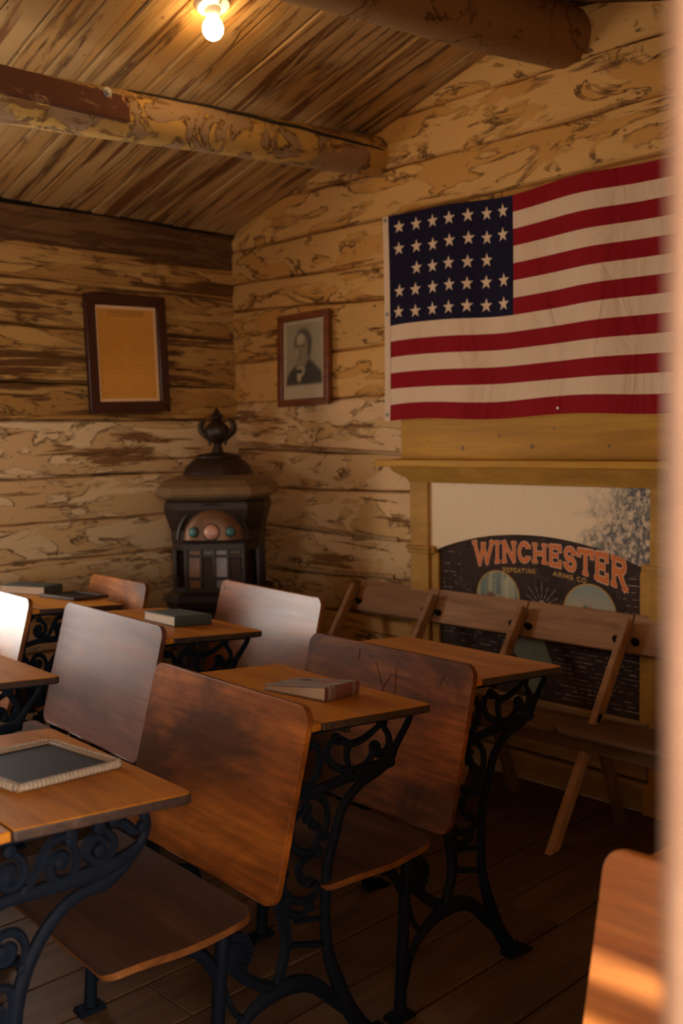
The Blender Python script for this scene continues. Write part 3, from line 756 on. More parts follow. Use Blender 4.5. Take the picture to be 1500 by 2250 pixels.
def slate(name, loc, rz, w, d, label, rope):
    o = empty(name, loc); o.rotation_euler = (Matrix.Rotation(-.073, 3, 'X') @ Matrix.Rotation(math.radians(rz), 3, 'Z')).to_euler()
    tag(o, label, 'slate', 'writing slates on the desk tops')
    f = .016
    MB().box((0, 0, .005), (w-2*f+.004, d-2*f+.004, .005)).build('slate_panel', 'slate', o)
    for s in (-1, 1):
        MB().box((s*(w/2-f/2), 0, .006), (f, d, .012)).build('frame_bar', 'slate_wood' if rope else 'edge', o, bevel=.002)
        MB().box((0, s*(d/2-f/2), .006), (w-2*f, f, .012)).build('frame_bar', 'slate_wood' if rope else 'edge', o, bevel=.002)
    if rope:
        pts = []; c = .012
        per = [(-w/2+c, -d/2), (w/2-c, -d/2), (w/2, -d/2+c), (w/2, d/2-c), (w/2-c, d/2), (-w/2+c, d/2), (-w/2, d/2-c), (-w/2, -d/2+c)]
        for i in range(8):
            a, b = Vector((*per[i], .0075)), Vector((*per[(i+1) % 8], .0075)); k = max(2, int((b-a).length/.0022))
            pts += [a.lerp(b, j/k) for j in range(k)]
        mb = MB().tube(pts, [.0062+.0013*(1 if (i % 4) < 2 else -1) for i in range(len(pts))], 7, closed=True)
        mb.lathe([(.003, -.012), (.009, -.008), (.01, 0), (.009, .008), (.003, .012)], 9, 'x', (.0, -d/2, .009))
        mb.build('rope_binding', 'rope', o, smooth=True)
    return o
slate('roped_slate', (2.478, -2.447, .7735), 8, .235, .235, 'grey writing slate in a pale wooden frame wrapped with cord', True)
slate('bare_slate', (.588, -1.318, .7675), 14, .20, .19, 'dark flat slate in a plain brown frame beside the thick dark book', False)

# ------------------------------------------------------------------ folding bench of linked seats
bench = empty('folding_bench', (0, 0, 0)); tag(bench, 'row of linked brown wooden folding seats along the fireplace wall', 'bench')
FX = [.985, 1.465, 1.93, 2.395, 2.86]
sa = math.atan2(.494, .705)
for i, x in enumerate(FX):
    a, b = Vector((0, -.095, .715)), Vector((0, -.585, 0.0)); d = (b-a)
    ang = math.atan2(d.y, -d.z)
    def bar(p, q, w, t):
        p, q = Vector(p), Vector(q); dd = (q-p).normalized(); n = Vector((0, -dd.z, dd.y)); m = MB(); ring = []
        def sec(c, horiz):
            out = []
            for sx, sn in ((-1, -1), (1, -1), (1, 1), (-1, 1)):
                pt = c+Vector((sx*w/2, 0, 0))+n*sn*t/2
                if horiz:
                    pt = pt - dd*((pt.z)/dd.z)
                out.append(pt)
            return out
        return m.loft([sec(p, False), sec(q, q.z < .01)])
    st = bar(a, b, .028, .045).build('stile', 'bench', bench, bevel=.005, loc=(x, 0, 0))
    bar((0, -.345, .375), (0, -.195, 0.0), .026, .045).build('leg', 'bench_d', bench, bevel=.004, loc=(x+.03, 0, 0))
    for s in (-1, 1):
        MB().lathe([(.002, -.012), (.012, -.009), (.014, 0.), (.014, .02)], 12, 'y').build('bolt', 'iron', bench, smooth=True, loc=(x+s*.038, -.118, .648), rot=(-.55, 0, 0))
    MB().box((0, -.315, .405), (.034, .02, .03), rot=(-.6, 0, 0)).build('hinge_strap', 'iron', bench, loc=(x, 0, 0))
for i in range(4):
    xa, xb = FX[i], FX[i+1]; L = xb-xa-.004
    MB().box((0, 0, 0), (L, .018, .15)).build('back_rail', 'bench', bench, bevel=.004, loc=((xa+xb)/2, -.083, .667), rot=(-.55, 0, 0))
    hw = (xb-xa)/2-.004; poly = [(-hw, 0), (hw, 0), (hw, -.20)]
    for k in range(6): an = math.radians(-k*18); poly.append((hw-.06+.06*math.cos(an), -.22+.05*math.sin(an)))
    for k in range(6): an = math.radians(-90-k*18); poly.append((-hw+.06+.06*math.cos(an), -.22+.05*math.sin(an)))
    poly.append((-hw, -.20))
    m = MB(); n = len(poly); vs = [(x, y, .0) for x, y in poly]+[(x, y, -.018) for x, y in poly]
    m.add(vs, [tuple(range(n)), tuple(range(2*n-1, n-1, -1))]+[(k, k+n, (k+1) % n+n, (k+1) % n) for k in range(n)])
    m.build('seat', 'bench_d', bench, bevel=.004, loc=((xa+xb)/2-.07, -.225, .372 if i < 3 else .379), rot=(-.07, 0, 0))
MB().box((1.92, -.41, .335), (1.9, .022, .05)).build('seat_rail', 'bench_d', bench, bevel=.003)

# ------------------------------------------------------------------ mantelpiece and sign board
mp = empty('mantelpiece', (1.93, 0, 0)); tag(mp, 'ochre painted wooden mantelpiece with shelf below the flag', 'mantelpiece')
X0 = 1.93
MB().box((0, -.035, 1.40), (1.36, .045, .205)).build('frieze_board', 'ochre', mp, bevel=.003)
for kx, kz, kr in ((-.33, 1.345, .009), (.02, 1.35, .010), (-.14, 1.395, .006), (.36, 1.35, .006), (.12, 1.42, .005), (-.52, 1.38, .004)):
    MB().lathe([(kr, -.0582), (kr*.5, -.0586)], 10, 'y', (kx, 0, kz)).build('knot', 'ochre_knot', mp)
MB().box((0, -.085, 1.283), (1.50, .15, .030)).build('shelf', 'ochre', mp, bevel=.004)
mm = MB(); hw0, hw1 = .69, .63
mm.loft([[(-hw0, -.13, 1.267), (hw0, -.13, 1.267), (hw0, -.01, 1.267), (-hw0, -.01, 1.267)], [(-hw0+.01, -.115, 1.245), (hw0-.01, -.115, 1.245), (hw0-.01, -.01, 1.245), (-hw0+.01, -.01, 1.245)],
         [(-hw1, -.075, 1.212), (hw1, -.075, 1.212), (hw1, -.01, 1.212), (-hw1, -.01, 1.212)], [(-hw1, -.068, 1.198), (hw1, -.068, 1.198), (hw1, -.01, 1.198), (-hw1, -.01, 1.198)]])
mm.build('bed_moulding', 'ochre_d', mp, bevel=.002)
for s in (-1, 1):
    xo = s*.578
    pil = MB().box((0, 0, 0), (.104, .055, .29)).build('pilaster', 'ochre_d', mp, bevel=.003, loc=(xo, -.033, 1.055))
    cp = MB(); cp.box((0, 0, .012), (.135, .085, .016)); cp.box((0, 0, -.006), (.122, .072, .022))
    cp.box((-s*.06, 0, .006), (.05, .05, .03))
    cp.build('capital', 'ochre_d', mp, bevel=.003, loc=(xo, -.035, .90))
    MB().box((0, 0, 0), (.104, .055, .78)).build('pilaster', 'ochre_d', mp, bevel=.003, loc=(xo, -.033, .50))
    MB().box((0, 0, 0), (.045, .04, .56)).build('inner_strip', 'ochre_d', mp, bevel=.003, loc=(s*.503, -.026, .61))
    MB().box((0, 0, 0), (.13, .075, .11)).build('plinth', 'ochre_d', mp, bevel=.003, loc=(xo, -.043, .055))
# arch cut panel
def arch_z(x): return .997-.092*(abs(x)/.495)**2.1
pl = [(-.53, 1.198), (-.53, .89)]+[(-.495+.99*k/24, arch_z(-.495+.99*k/24)) for k in range(25)]+[(.53, .89), (.53, 1.198)]
mp_panel = MB(); 
for a in range(2, 26):
    (xa, za), (xb, zb) = pl[a], pl[a+1]
    if xb > .495: continue
    mp_panel.add([(xa, -.044, za), (xb, -.044, zb), (xb, -.044, 1.198), (xa, -.044, 1.198), (xa, -.012, za), (xb, -.012, zb), (xb, -.012, 1.198), (xa, -.012, 1.198)], [(0, 1, 2, 3), (4, 7, 6, 5), (0, 4, 5, 1), (3, 2, 6, 7)])
for s in (-1, 1): mp_panel.box((s*.5125, -.028, 1.043), (.035, .032, .31))
mp_panel.build('arched_panel', 'panel', mp)
# sill timbers below
MB().box((0, 0, 0), (1.03, .05, .22)).build('hearth_timber', 'sill', mp, bevel=.008, loc=(0, -.02, .225))
bbk = tag(MB().box((0, 0, 0), (XF-.6, .07, .105)).build('baseboard_back', 'sill', bevel=.01, loc=(XF/2+.3, -.035, .055)), kind='structure')

sg = empty('arched_sign_board', (1.93, -.020, 0)); tag(sg, 'arched dark brown advertising board with orange lettering inside the fireplace opening', 'sign')
sp_ = [(-.495, .335), (.495, .335)]+[(.495-.99*k/24, arch_z(.495-.99*k/24)-.004) for k in range(25)]
MB().prism(sp_, -.012, .012).build('panel', 'sign', sg)
SY = -.0125
# letters as strokes in a unit box, drawn as flat slab-serif print
def arc(cx, cy, rx, ry, a0, a1, n=12): return [(cx+rx*math.cos(math.radians(a0+(a1-a0)*k/n)), cy+ry*math.sin(math.radians(a0+(a1-a0)*k/n))) for k in range(n+1)]
LET = {'W': (1.35, [[(.02, 1), (.30, .02)], [(.30, .02), (.5, .86)], [(.5, .86), (.70, .02)], [(.70, .02), (.98, 1)]], [(.02, 1), (.98, 1), (.5, .92)]),
 'I': (.5, [[(.5, 1), (.5, 0)]], [(.5, 1), (.5, 0)]),
 'N': (1., [[(.16, 0), (.16, 1)], [(.16, 1), (.84, 0)], [(.84, 0), (.84, 1)]], [(.12, 1), (.16, 0), (.84, 1)]),
 'C': (.92, [arc(.53, .5, .40, .5, 50, 310, 18)], [(.80, .80), (.80, .20)]),
 'H': (1., [[(.18, 0), (.18, 1)], [(.82, 0), (.82, 1)], [(.18, .5), (.82, .5)]], [(.18, 0), (.18, 1), (.82, 0), (.82, 1)]),
 'E': (.88, [[(.2, 0), (.2, 1)], [(.2, 1), (.85, 1)], [(.2, .52), (.66, .52)], [(.2, 0), (.85, 0)], [(.85, 1), (.85, .80)], [(.85, 0), (.85, .22)]], [(.2, 1), (.2, 0)]),
 'S': (.85, [arc(.5, .74, .34, .26, 20, 270, 12)+arc(.5, .25, .36, .26, 90, -160, 12)], [(.80, .80), (.2, .2)]),
 'T': (.92, [[(.5, 0), (.5, 1)], [(.06, 1), (.94, 1)], [(.06, 1), (.06, .78)], [(.94, 1), (.94, .78)]], [(.5, 0)]),
 'R': (1., [[(.2, 0), (.2, 1)], [(.2, 1), (.52, 1)]+arc(.55, .76, .28, .24, 90, -90, 10)+[(.2, .52)], [(.5, .52), (.86, 0)]], [(.2, 0), (.2, 1), (.88, 0)]),
 'P': (.85, [[(.2, 0), (.2, 1)], [(.2, 1), (.52, 1)]+arc(.55, .74, .30, .26, 90, -90, 10)+[(.2, .48)]], [(.2, 0)]),
 'A': (1., [[(.06, 0), (.5, 1)], [(.5, 1), (.94, 0)], [(.24, .36), (.76, .36)]], []),
 'G': (.95, [arc(.5, .5, .40, .5, 50, 350, 18), [(.9, .42), (.58, .42)]], []),
 'M': (1.2, [[(.1, 0), (.14, 1)], [(.14, 1), (.5, .2)], [(.5, .2), (.86, 1)], [(.86, 1), (.9, 0)]], []),
 'O': (.98, [arc(.5, .5, .42, .5, 0, 360, 22)], []), ' ': (.45, [], [])}
def write(text, warp, th, serif, off, gap=.10):
    tot = sum(LET[c][0] for c in text)+gap*(len(text)-1); mb = MB(); x = 0
    for c in text:
        w, strokes, ser = LET[c]
        polys = [list(s) for s in strokes]
        if serif: polys += [[(sx-.15/w, sy), (sx+.15/w, sy)] for sx, sy in ser]
        for pi, pl_ in enumerate(polys):
            pts = []
            for a, b in zip(pl_, pl_[1:]):
                nseg = 4 if len(pl_) == 2 else 1
                pts += [(a[0]+(b[0]-a[0])*k/nseg, a[1]+(b[1]-a[1])*k/nseg) for k in range(nseg)]
            pts.append(pl_[-1])
            P = [Vector((x+px*w, .09+py*.82)) for px, py in pts]
            t = th*(.62 if pi >= len(strokes) else 1.); L = []
            for i, p in enumerate(P):
                d = (P[min(i+1, len(P)-1)]-P[max(i-1, 0)]).normalized(); nn = Vector((-d.y, d.x))*t/2
                e = d*t*.35*(1 if i == len(P)-1 else -1 if i == 0 else 0)
                L.append((p+nn+e, p-nn+e))
            vs = []
            for a, b in L:
                for q in (a, b):
                    X, Z = warp(q.x/tot, q.y); vs.append((X, off-pi*4e-5, Z))
            mb.add(vs, [(2*i, 2*i+1, 2*i+3, 2*i+2) for i in range(len(L)-1)])
        x += w+gap
    return mb
def warp_big(u, v):
    x = -.292+.715*u; t = (x-.03)/.36
    top = .968-.018*t*t-.006*t; bot = .884-.058*abs(t)**1.7-.010*t
    return x, bot+(top-bot)*v
write('WINCHESTER', warp_big, .26, True, SY-.0006).build('letter_outline', 'salmon', sg)
write('WINCHESTER', warp_big, .185, True, SY-.0014).build('lettering', 'orange', sg)
write('REPEATING', lambda u, v: (-.147+.162*u, .836+.020*v+.006*u), .20, False, SY-.0008, .16).build('lettering', 'yellow', sg)
write('ARMS CO', lambda u, v: (.098+.15*u, .842+.020*v-.017*u), .20, False, SY-.0008, .16).build('lettering', 'yellow', sg)

def disc_print(name, cx, cz, r, fn, parent, off, nr=16, ns=48):
    me = bpy.data.meshes.new(name); vs = [(cx, off, cz)]; cols = [fn(0, 0)]
    for i in range(1, nr+1):
        for k in range(ns):
            a = 2*math.pi*k/ns; u, v = i/nr*math.cos(a), i/nr*math.sin(a); vs.append((cx+u*r, off, cz+v*r)); cols.append(fn(u, v))
    fs = [(0, 1+(k+1) % ns, 1+k) for k in range(ns)]
    for i in range(nr-1):
        for k in range(ns): fs.append((1+i*ns+k, 1+i*ns+(k+1) % ns, 1+(i+1)*ns+(k+1) % ns, 1+(i+1)*ns+k))
    me.from_pydata(vs, [], fs); ca = me.color_attributes.new('print', 'FLOAT_COLOR', 'POINT')
    for i, c in enumerate(cols): ca.data[i].color = (*c, 1)
    me.materials.append(M['print']); o = bpy.data.objects.new(name, me); COL.objects.link(o); o.parent = parent; return o
def mixc(a, b, t): t = max(0, min(1, t)); return tuple(x+(y-x)*t for x, y in zip(a, b))
def blob(u, v, cu, cv, ru, rv, soft=.35): 
    d = math.sqrt(((u-cu)/ru)**2+((v-cv)/rv)**2); return max(0, min(1, (1-d)/soft+.5))
def forest(u, v):
    c = mixc((.42, .38, .22), (.17, .22, .19), .5+.5*math.sin(u*9+1.5))
    tr = max(0, math.sin(u*23+.8*math.sin(v*4)))**3
    c = mixc(c, (.05, .11, .12), tr*.85); c = mixc(c, (.55, .50, .33), blob(u, v, .55, .3, .3, .7)*.55)
    c = mixc(c, (.19, .085, .06), blob(u, v, -.35, -.05, .22, .22)); c = mixc(c, (.5, .38, .25), blob(u, v, .0, -.12, .12, .2))
    if v < -.3: c = mixc(c, (.16, .13, .07), (-.3-v)*2)
    return c
def field(u, v):
    c = mixc((.50, .42, .26), (.26, .29, .25), v*1.1+.1)
    c = mixc(c, (.50, .40, .24), blob(u, v, -.4, .15, .5, .18)*.6)
    if v < -.1: c = mixc(c, (.33, .25, .11), (-.1-v)*4)
    c = mixc(c, (.05, .11, .11), blob(u, v, -.15, -.08, .12, .38)); c = mixc(c, (.34, .17, .07), blob(u, v, .02, -.02, .13, .28))
    c = mixc(c, (.30, .23, .15), blob(u, v, .26, -.1, .16, .14)); c = mixc(c, (.09, .10, .05), blob(u, v, .1, -.28, .5, .09)); c = mixc(c, (.12, .07, .03), blob(u, v, .62, -.12, .4, .03))
    return c
for (cx, cz, r, fn) in ((-.171, .731, .106, forest), (.262, .708, .114, field)):
    rg = MB(); ns = 40
    rg.add([(cx+(r+e)*math.cos(2*math.pi*k/ns), SY-.0006, cz+(r+e)*math.sin(2*math.pi*k/ns)) for e in (-.002, .004) for k in range(ns)], [(k, (k+1) % ns, ns+(k+1) % ns, ns+k) for k in range(ns)])
    rg.build('picture_ring', 'yellow', sg); disc_print('round_picture', cx, cz, r-.001, fn, sg, SY-.0009)
# rayed ornament between the pictures, worn captions, printed figure in a pale coat
m = MB()
for k in range(9):
    a = math.radians(10+20*k); 
    for (r0, r1) in ((.035, .055), (.062, .10)):
        if k % 2 and r0 > .05: r1 = .085
        c_, s_ = math.cos(a), math.sin(a); t = .0012
        m.add([(.045+r*c_+e*-s_*t, SY-.0007, .712+r*s_+e*c_*t) for r in (r0, r1) for e in (-1, 1)], [(0, 1, 3, 2)])
m.lathe([(.018, -.0003), (.018, .0)], 14, 'y', (.045, SY-.0006, .722)); m.build('ray_ornament', 'mark', sg)
m = MB(); rr = random.Random(5)
for (xa, xb, za, zb, n) in ((-.47, -.33, .66, .90, 26), (.40, .49, .50, .86, 70), (-.47, -.05, .38, .60, 120), (.10, .47, .36, .60, 190)):
    for _ in range(n):
        x = rr.uniform(xa, xb); z = za+(zb-za)*rr.randint(0, 14)/14; L = rr.uniform(.006, .035); t = rr.uniform(.0012, .004)
        m.add([(x, SY-.0006, z), (min(x+L, .49), SY-.0006, z+rr.uniform(-.002, .002)), (min(x+L, .49), SY-.0006, z+t), (x+.001, SY-.0006, z+t)], [(0, 1, 2, 3)])
cpm = m.build('worn_caption', 'mark', sg); cpm['kind'] = 'stuff'
m = MB(); fig = [(-.03, .60), (.0, .615), (.04, .61), (.06, .58), (.085, .52), (.12, .46), (.09, .455), (.075, .50), (.07, .42), (.05, .36), (-.03, .355), (-.07, .40), (-.06, .48), (-.09, .52), (-.07, .56)]
m.add([(x-.005, SY-.0009, z) for x, z in fig], [tuple(range(len(fig)))]); m.build('printed_figure', 'coat', sg)

# ------------------------------------------------------------------ flag
flag = empty('star_flag', (1.205, -.03, 1.468)); tag(flag, 'cloth flag with red and cream stripes and navy star field on the wall', 'flag')
FH, FWd = .893, 1.56
def fpos(u, v, off=0.):
    """u along the fly 0..1, v up 0..1"""
    x = u*FWd+.022*(1-v)*(1-u)**3; 
    sag = -.018*math.exp(-((u-.42)/.10)**2)*v**3 - .03*u*v*0 - .03*v**2*u*.6
    z = v*FH+sag+.007*math.sin(u*9.+.6)*(1-abs(2*v-1))+.006*math.sin(u*13)*(1 if v < .1 else .3)
    y = -.028 - .012*math.sin(u*11+1.5*v) - .006*math.sin(u*29+2*v) - .045*(1-v)**2
    return Vector((x, y-off, z))
cu, cv = .422, 1-7/13.
def cell_mat(u, v):
    if u < cu and v > cv: return 2
    return 0 if int((1-v)*13) % 2 == 0 else 1
nu, nv = 96, 78; m = MB()
us = sorted(set([i/nu for i in range(nu+1)]+[cu])); vs_ = [j/nv for j in range(nv+1)]
for u in us:
    for v in vs_: m.v.append(tuple(fpos(u, v)))
for i in range(len(us)-1):
    for j in range(nv):
        a = i*(nv+1)+j; m.f.append((a, a+nv+1, a+nv+2, a+1)); m.mi.append(cell_mat((us[i]+us[i+1])/2, (vs_[j]+vs_[j+1])/2))
fb = m.build('cloth', ['f_red', 'f_white', 'f_blue'], flag, smooth=True)
m = MB()
for j in range(31):
    v = j/30
    for e in (-.03, .004): p = fpos(0, v); m.v.append((p.x+e, p.y-.003, p.z))
for j in range(30): m.f.append((2*j, 2*j+1, 2*j+3, 2*j+2)); m.mi.append(0)
m.build('hoist_band', 'f_white', flag, smooth=True)
for v in (.03, .52, .98): MB().lathe([(.004, -.001), (.009, -.002), (.009, .001)], 12, 'y', fpos(0, v)+Vector((-.013, -.005, 0))).build('grommet', 'steel', flag)
def star(u, v, r):
    m = MB(); pts = []
    for k in range(10):
        a = math.pi/2+k*math.pi/5; rad = r if k % 2 == 0 else r*.40
        pts.append(fpos(u+rad*math.cos(a)/FWd, v+rad*math.sin(a)/FH, .0022))
    pts.append(fpos(u, v, .003)); m.add(pts, [(k, (k+1) % 10, 10) for k in range(10)]); m.build('star', 'f_white', flag)
rows = [(.935, 7), (.828, 7), (.725, 5), (.620, 7), (.518, 7)]
for v, n in rows:
    for k in (range(7) if n == 7 else range(1, 6)):
        star(.038+k*.0585+R.uniform(-.002, .002), v+.0+R.uniform(-.004, .004), .031)
MB().lathe([(.006, -.002), (.005, -.005), (.001, -.006)], 10, 'y', fpos(.57, .025)).build('pin', 'porcelain', flag)

# ------------------------------------------------------------------ framed pictures
def grid_print(name, w, h, nx, nz, fn, parent, y):
    me = bpy.data.meshes.new(name); vs = []; cols = []
    for i in range(nx+1):
        for j in range(nz+1): u, v = i/nx, j/nz; vs.append(((u-.5)*w, y, (v-.5)*h)); cols.append(fn(u, v))
    fs = [(i*(nz+1)+j, (i+1)*(nz+1)+j, (i+1)*(nz+1)+j+1, i*(nz+1)+j+1) for i in range(nx) for j in range(nz)]
    me.from_pydata(vs, [], fs); ca = me.color_attributes.new('print', 'FLOAT_COLOR', 'POINT')
    for i, c in enumerate(cols): ca.data[i].color = (*c, 1)
    me.materials.append(M['print']); o = bpy.data.objects.new(name, me); COL.objects.link(o); o.parent = parent; return o
def frame(o, w, h, f, mat, d=.03):
    for s in (-1, 1):
        MB().prism([(s*w/2, -h/2), (s*(w/2-f), -h/2+f), (s*(w/2-f), h/2-f), (s*w/2, h/2)], -d, 0).build('frame_bar', mat, o, bevel=.005)
        MB().prism([(-w/2, s*h/2), (-w/2+f, s*(h/2-f)), (w/2-f, s*(h/2-f)), (w/2, s*h/2)], -d, 0).build('frame_bar', mat, o, bevel=.005)
def glazed(o, w, h, y):
    pass
def portrait(u, v):
    paper = (.50, .40, .26)
    bgc = mixc((.27, .22, .13), (.40, .33, .21), abs(u-.45)*1.2+.3*(v-.3))
    a = min(u-.06, .94-u)/.03; b = min(v-.17, .97-v)/.03
    vig = max(0, min(1, min(a, b)))
    c = bgc
    c = mixc(c, (.055, .045, .03), blob(u, v, .52, .18, .46, .28, .15)*(1 if v > .14 else 0))
    c = mixc(c, (.055, .045, .03), blob(u, v, .56, .36, .22, .14, .3))
    c = mixc(c, (.42, .34, .22), blob(u, v, .42, .365, .10, .07, .4))        # collar
    c = mixc(c, (.43, .34, .20), blob(u, v, .39, .29, .05, .07, .5))         # shirt
    c = mixc(c, (.05, .04, .028), blob(u, v, .38, .355, .10, .028, .5))      # bow tie
    c = mixc(c, (.10, .085, .055), blob(u, v, .48, .70, .21, .19, .2))       # hair
    c = mixc(c, (.25, .19, .115), blob(u, v, .45, .60, .155, .20, .25))      # face
    c = mixc(c, (.44, .34, .21), blob(u, v, .42, .76, .09, .065, .7))        # forehead
    c = mixc(c, (.35, .27, .165), blob(u, v, .34, .59, .06, .07, .8))
    c = mixc(c, (.11, .085, .055), blob(u, v, .355, .672, .05, .014, .7)); c = mixc(c, (.11, .085, .055), blob(u, v, .49, .672, .055, .015, .7))
    c = mixc(c, (.15, .115, .07), blob(u, v, .40, .525, .06, .012, .7)); c = mixc(c, (.17, .13, .08), blob(u, v, .41, .60, .02, .05, .9))
    c = mixc(c, (.09, .075, .05), blob(u, v, .62, .62, .04, .12, .6))
    return mixc(paper, c, vig)
pf = empty('framed_portrait', (.594, -.028, 1.782)); tag(pf, 'framed engraving of a bearded man in dark jacket and bow tie, reddish wood frame', 'picture')
pf['label'] = 'framed grey engraving of a man in dark jacket and bow tie, reddish wood frame'
pf.rotation_euler = (math.radians(-2), math.radians(-.6), 0)
frame(pf, .372, .452, .034, 'frame_red', .026); grid_print('portrait_print', .31, .39, 40, 56, portrait, pf, -.010)
def chart(u, v):
    a = min(u, 1-u)*.30; b = min(v, 1-v)*.42
    if min(a, b) < .016: return (.80, .48, .25)
    c = mixc((.60, .24, .022), (.70, .30, .035), u+.25*math.sin(v*7))
    if .06 < u < .94 and .08 < v < .96:
        ln = (math.sin(v*150) > .35) and (math.sin(u*61+v*37) > -.5) and abs(u-.5) > .03
        if ln: c = mixc(c, (.2, .075, .01), .16)
        if v > .88 and abs(u-.5) < .3: c = mixc(c, (.2, .075, .01), .35)
    return c
ch = empty('framed_chart', (.035, -.690, 1.818)); ch.rotation_euler = (0, math.radians(-1.5), math.radians(90)); tag(ch, 'dark framed chart of faded orange-brown paper on the left log wall', 'picture')
frame(ch, .445, .56, .052, 'frame_dark', .03); grid_print('chart_print', .345, .46, 70, 100, chart, ch, -.012)

# ------------------------------------------------------------------ parlour stove
st = empty('parlour_stove', (.46, -.475, 0), math.radians(45)); tag(st, 'ornate rusty brown parlour stove with urn finial in the room corner', 'stove')
def csq(a, c, z, bow=0.):
    """chamfered square ring, counter clockwise"""
    b = a-c
    return [(-b, -a, z), (0, -a-bow, z), (b, -a, z), (a, -b, z), (a+bow, 0, z), (a, b, z), (b, a, z), (0, a+bow, z), (-b, a, z), (-a, b, z), (-a-bow, 0, z), (-a, -b, z)]
MB().loft([csq(.22, .07, .16), csq(.24, .07, .18), csq(.24, .07, .24), csq(.20, .06, .27), csq(.195, .06, .60), csq(.225, .07, .635), csq(.235, .07, .66), csq(.235, .07, .69), csq(.21, .06, .705)]).build('base', 'stove', st)
for sx in (-1, 1):
    for sy in (-1, 1): MB().tube(smooth_pts([(sx*.18, sy*.18, .17), (sx*.21, sy*.21, .12), (sx*.20, sy*.20, .05), (sx*.235, sy*.235, .012)], 4), lerp_list([.03, .028, .018, .02], 13), 8).build('leg', 'stove', st, smooth=True)
MB().loft([csq(.165, .05, .70), csq(.165, .05, .92)]).build('fire_box', 'stove', st)
wf_ = MB()
AW = .192; CW = .06
wf_.loft([csq(AW+.006, CW, .70), csq(AW+.006, CW, .722)]); wf_.loft([csq(AW+.006, CW, .895), csq(AW+.006, CW, .93)])
for (x, y) in [(p[0], p[1]) for p in csq(AW, CW, 0) if abs(abs(p[0])-(AW-CW)) < .001 or abs(abs(p[1])-(AW-CW)) < .001]: wf_.box((x, y, .81), (.016, .016, .19))
wf_.build('window_frame', 'stove', st, bevel=.002)
for face in range(4):
    Rm = Matrix.Rotation(face*math.pi/2, 3, 'Z')
    if face in (0, 1, 3):
        mb = MB()
        for x in (-.062, 0, .062):
            mb.v += []; mb.box((x, -AW, .81), (.013, .014, .18))
        for z in (.765, .868): mb.box((0, -AW, z), (2*(AW-CW), .012, .013))
        mb.v = [tuple(Rm @ Vector(v)) for v in mb.v]; mb.build('window_bars', 'stove', st, bevel=.002)
        for k, x in enumerate((-.093, -.031, .031, .093)):
            for (z0_, z1_) in ((.722, .760), (.770, .863), (.873, .895)):
                mb = MB().box((x, -AW+.008, (z0_+z1_)/2), (.05, .003, z1_-z0_), rot=(R.uniform(-.05, .05), 0, R.uniform(-.08, .08)))
                mb.v = [tuple(Rm @ Vector(v)) for v in mb.v]; mb.build('pane', ['mica_brown', 'mica', 'mica_pale', 'mica'][k] if face == 0 else 'mica', st)
MB().loft([csq(.20, .06, .925), csq(.205, .065, .945), csq(.205, .065, .985), csq(.222, .07, 1.04), csq(.232, .07, 1.085), csq(.226, .07, 1.115), csq(.215, .07, 1.13)]).build('upper_body', 'stove', st)
hood = MB(); nseg = 16
rings = []
for i in range(9):
    a = math.pi/2*i/8; ring = []
    for k in range(nseg+1):
        b = math.pi*k/nseg; r = .14*math.cos(a)
        ring.append((.142*math.cos(b)*math.cos(a)*1.0, -.20-.062*math.sin(b)*math.cos(a)**.6*1., .948+.145*math.sin(a)))
    rings.append(ring)
for r_ in rings: hood.v += r_
for i in range(8):
    for k in range(nseg): hood.f.append((i*(nseg+1)+k, i*(nseg+1)+k+1, (i+1)*(nseg+1)+k+1, (i+1)*(nseg+1)+k)); hood.mi.append(0)
hood.f.append(tuple(range(nseg+1))); hood.mi.append(0)
hood.build('arched_hood', 'stove_hood', st, smooth=True)
MB().tube([(.158*math.cos(math.pi*k/20), -.222, .95+.158*math.sin(math.pi*k/20)) for k in range(21)], .008, 6).build('hood_rim', 'stove', st, smooth=True)
for (ang, mt, r) in ((0, 'pane_pink', .035), (-.62, 'pane_teal', .022), (.62, 'pane_teal', .022)):
    cx = .142*math.sin(ang)*1.0; cy = -.205-.062*math.cos(ang)
    o_ = MB().lathe([(r*1.12, .0), (r*1.12, .006), (r*.98, .008)], 22, 'z').build('roundel_ring', 'stove', st, smooth=True, loc=(cx, cy+.004, .985), rot=(math.radians(84), 0, ang*.75))
    MB().lathe([(r, .004), (r*.92, .011), (r*.6, .017), (r*.05, .019)], 22, 'z').build('roundel', mt, st, smooth=True, loc=(cx, cy+.004, .985), rot=(math.radians(84), 0, ang*.75))
MB().loft([csq(.222, .07, 1.125), csq(.262, .085, 1.142), csq(.268, .085, 1.155), csq(.255, .08, 1.185), csq(.225, .075, 1.215), csq(.175, .06, 1.232), csq(.155, .055, 1.236)]).build('canopy', 'stove_top', st)
MB().lathe([(.168, 1.228), (.165, 1.245), (.15, 1.275), (.12, 1.303), (.105, 1.312), (.108, 1.322), (.085, 1.332), (.04, 1.338)], 32).build('dome', 'stove', st, smooth=True)
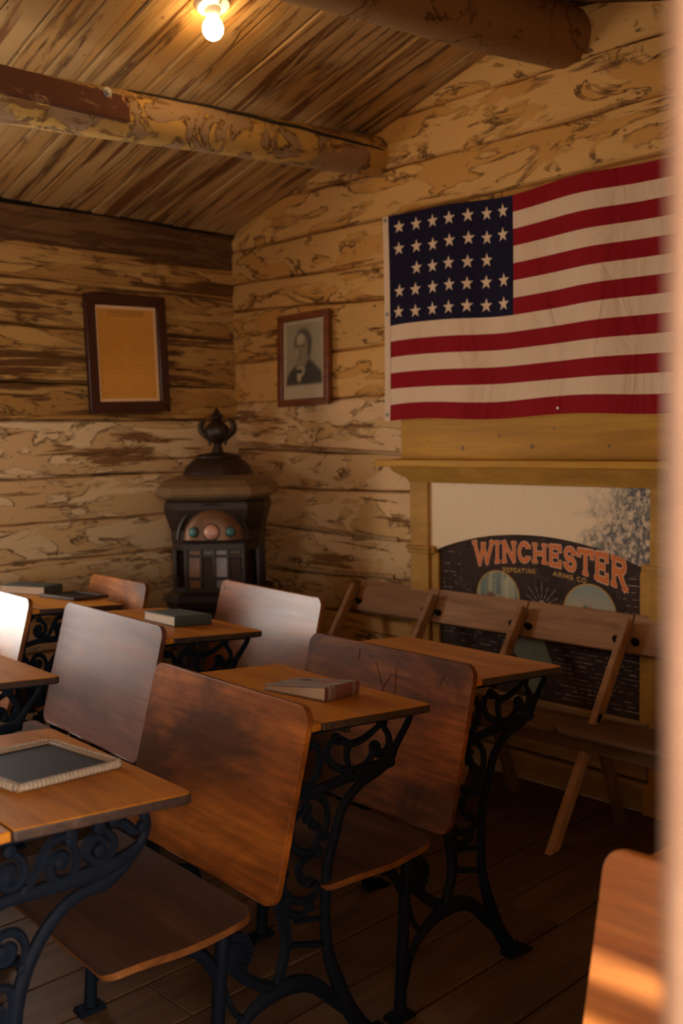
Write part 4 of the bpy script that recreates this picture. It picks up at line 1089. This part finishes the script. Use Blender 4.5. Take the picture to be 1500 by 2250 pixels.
fn_ = MB().lathe([(.03, 1.335), (.022, 1.36), (.018, 1.378), (.03, 1.39), (.052, 1.412), (.060, 1.44), (.052, 1.462), (.028, 1.482), (.018, 1.494), (.032, 1.50), (.034, 1.506), (.018, 1.522), (.012, 1.533), (.002, 1.548)], 24).build('urn_finial', 'stove', st, smooth=True)
for s in (-1, 1):
    MB().tube(smooth_pts([(s*.036, 0, 1.372), (s*.040, 0, 1.395), (s*.056, 0, 1.418), (s*.076, 0, 1.440), (s*.080, 0, 1.466), (s*.066, 0, 1.482), (s*.062, 0, 1.497)], 4), lerp_list([.006, .009, .016, .017, .015, .010, .005], 25), 7).build('handle', 'stove', fn_, smooth=True, rot=(0, 0, math.radians(-8)))
MB().tube([(.268+.022*math.cos(t*math.pi/8), -.1, .715+.025*math.sin(t*math.pi/8)) for t in range(16)], .005, 6, closed=True).build('damper_handle', 'stove', st, smooth=True)

# splice board sits on the camera side of the purlin (placed in the purlin's own frame)
sp.location = (1.98, .0, .0)
inv = pur.rotation_euler.to_matrix().inverted()
wpos = Vector((1.07, -1.95, pz(-1.95)+.03)) + Vector((.088, 0, 0))
sp.location = inv @ (wpos - Vector(pur.location)); sp.rotation_euler = inv.to_euler(); 
sp.rotation_euler = (inv @ Euler((0, 0, math.radians(90))).to_matrix()).to_euler()
bt = MB().lathe([(.017, 0), (.017, .004), (.009, .005), (.009, .012), (.002, .013)], 16, 'x').build('bolt', 'steel', pur, smooth=True)
bt.location = inv @ (Vector((1.07+.102, -1.44, pz(-1.44)+.035)) - Vector(pur.location)); bt.rotation_euler = inv.to_euler()

# long drying check along the camera side of the purlin
cr_pts = []
for i in range(40):
    t = i/39; y = -1.32+1.28*t; a = math.radians(62-58*t+6*mnoise.noise((t*9, 3, 1)))
    w_ = Vector((1.07, y, pz(y)))+Vector((.0875*math.cos(a), 0, .0875*math.sin(a))); cr_pts.append(inv @ (w_-Vector(pur.location)))
MB().tube(cr_pts, [.002+.006*math.sin(math.pi*i/39)**.6 for i in range(40)], 6).build('drying_crack', 'gap', pur)
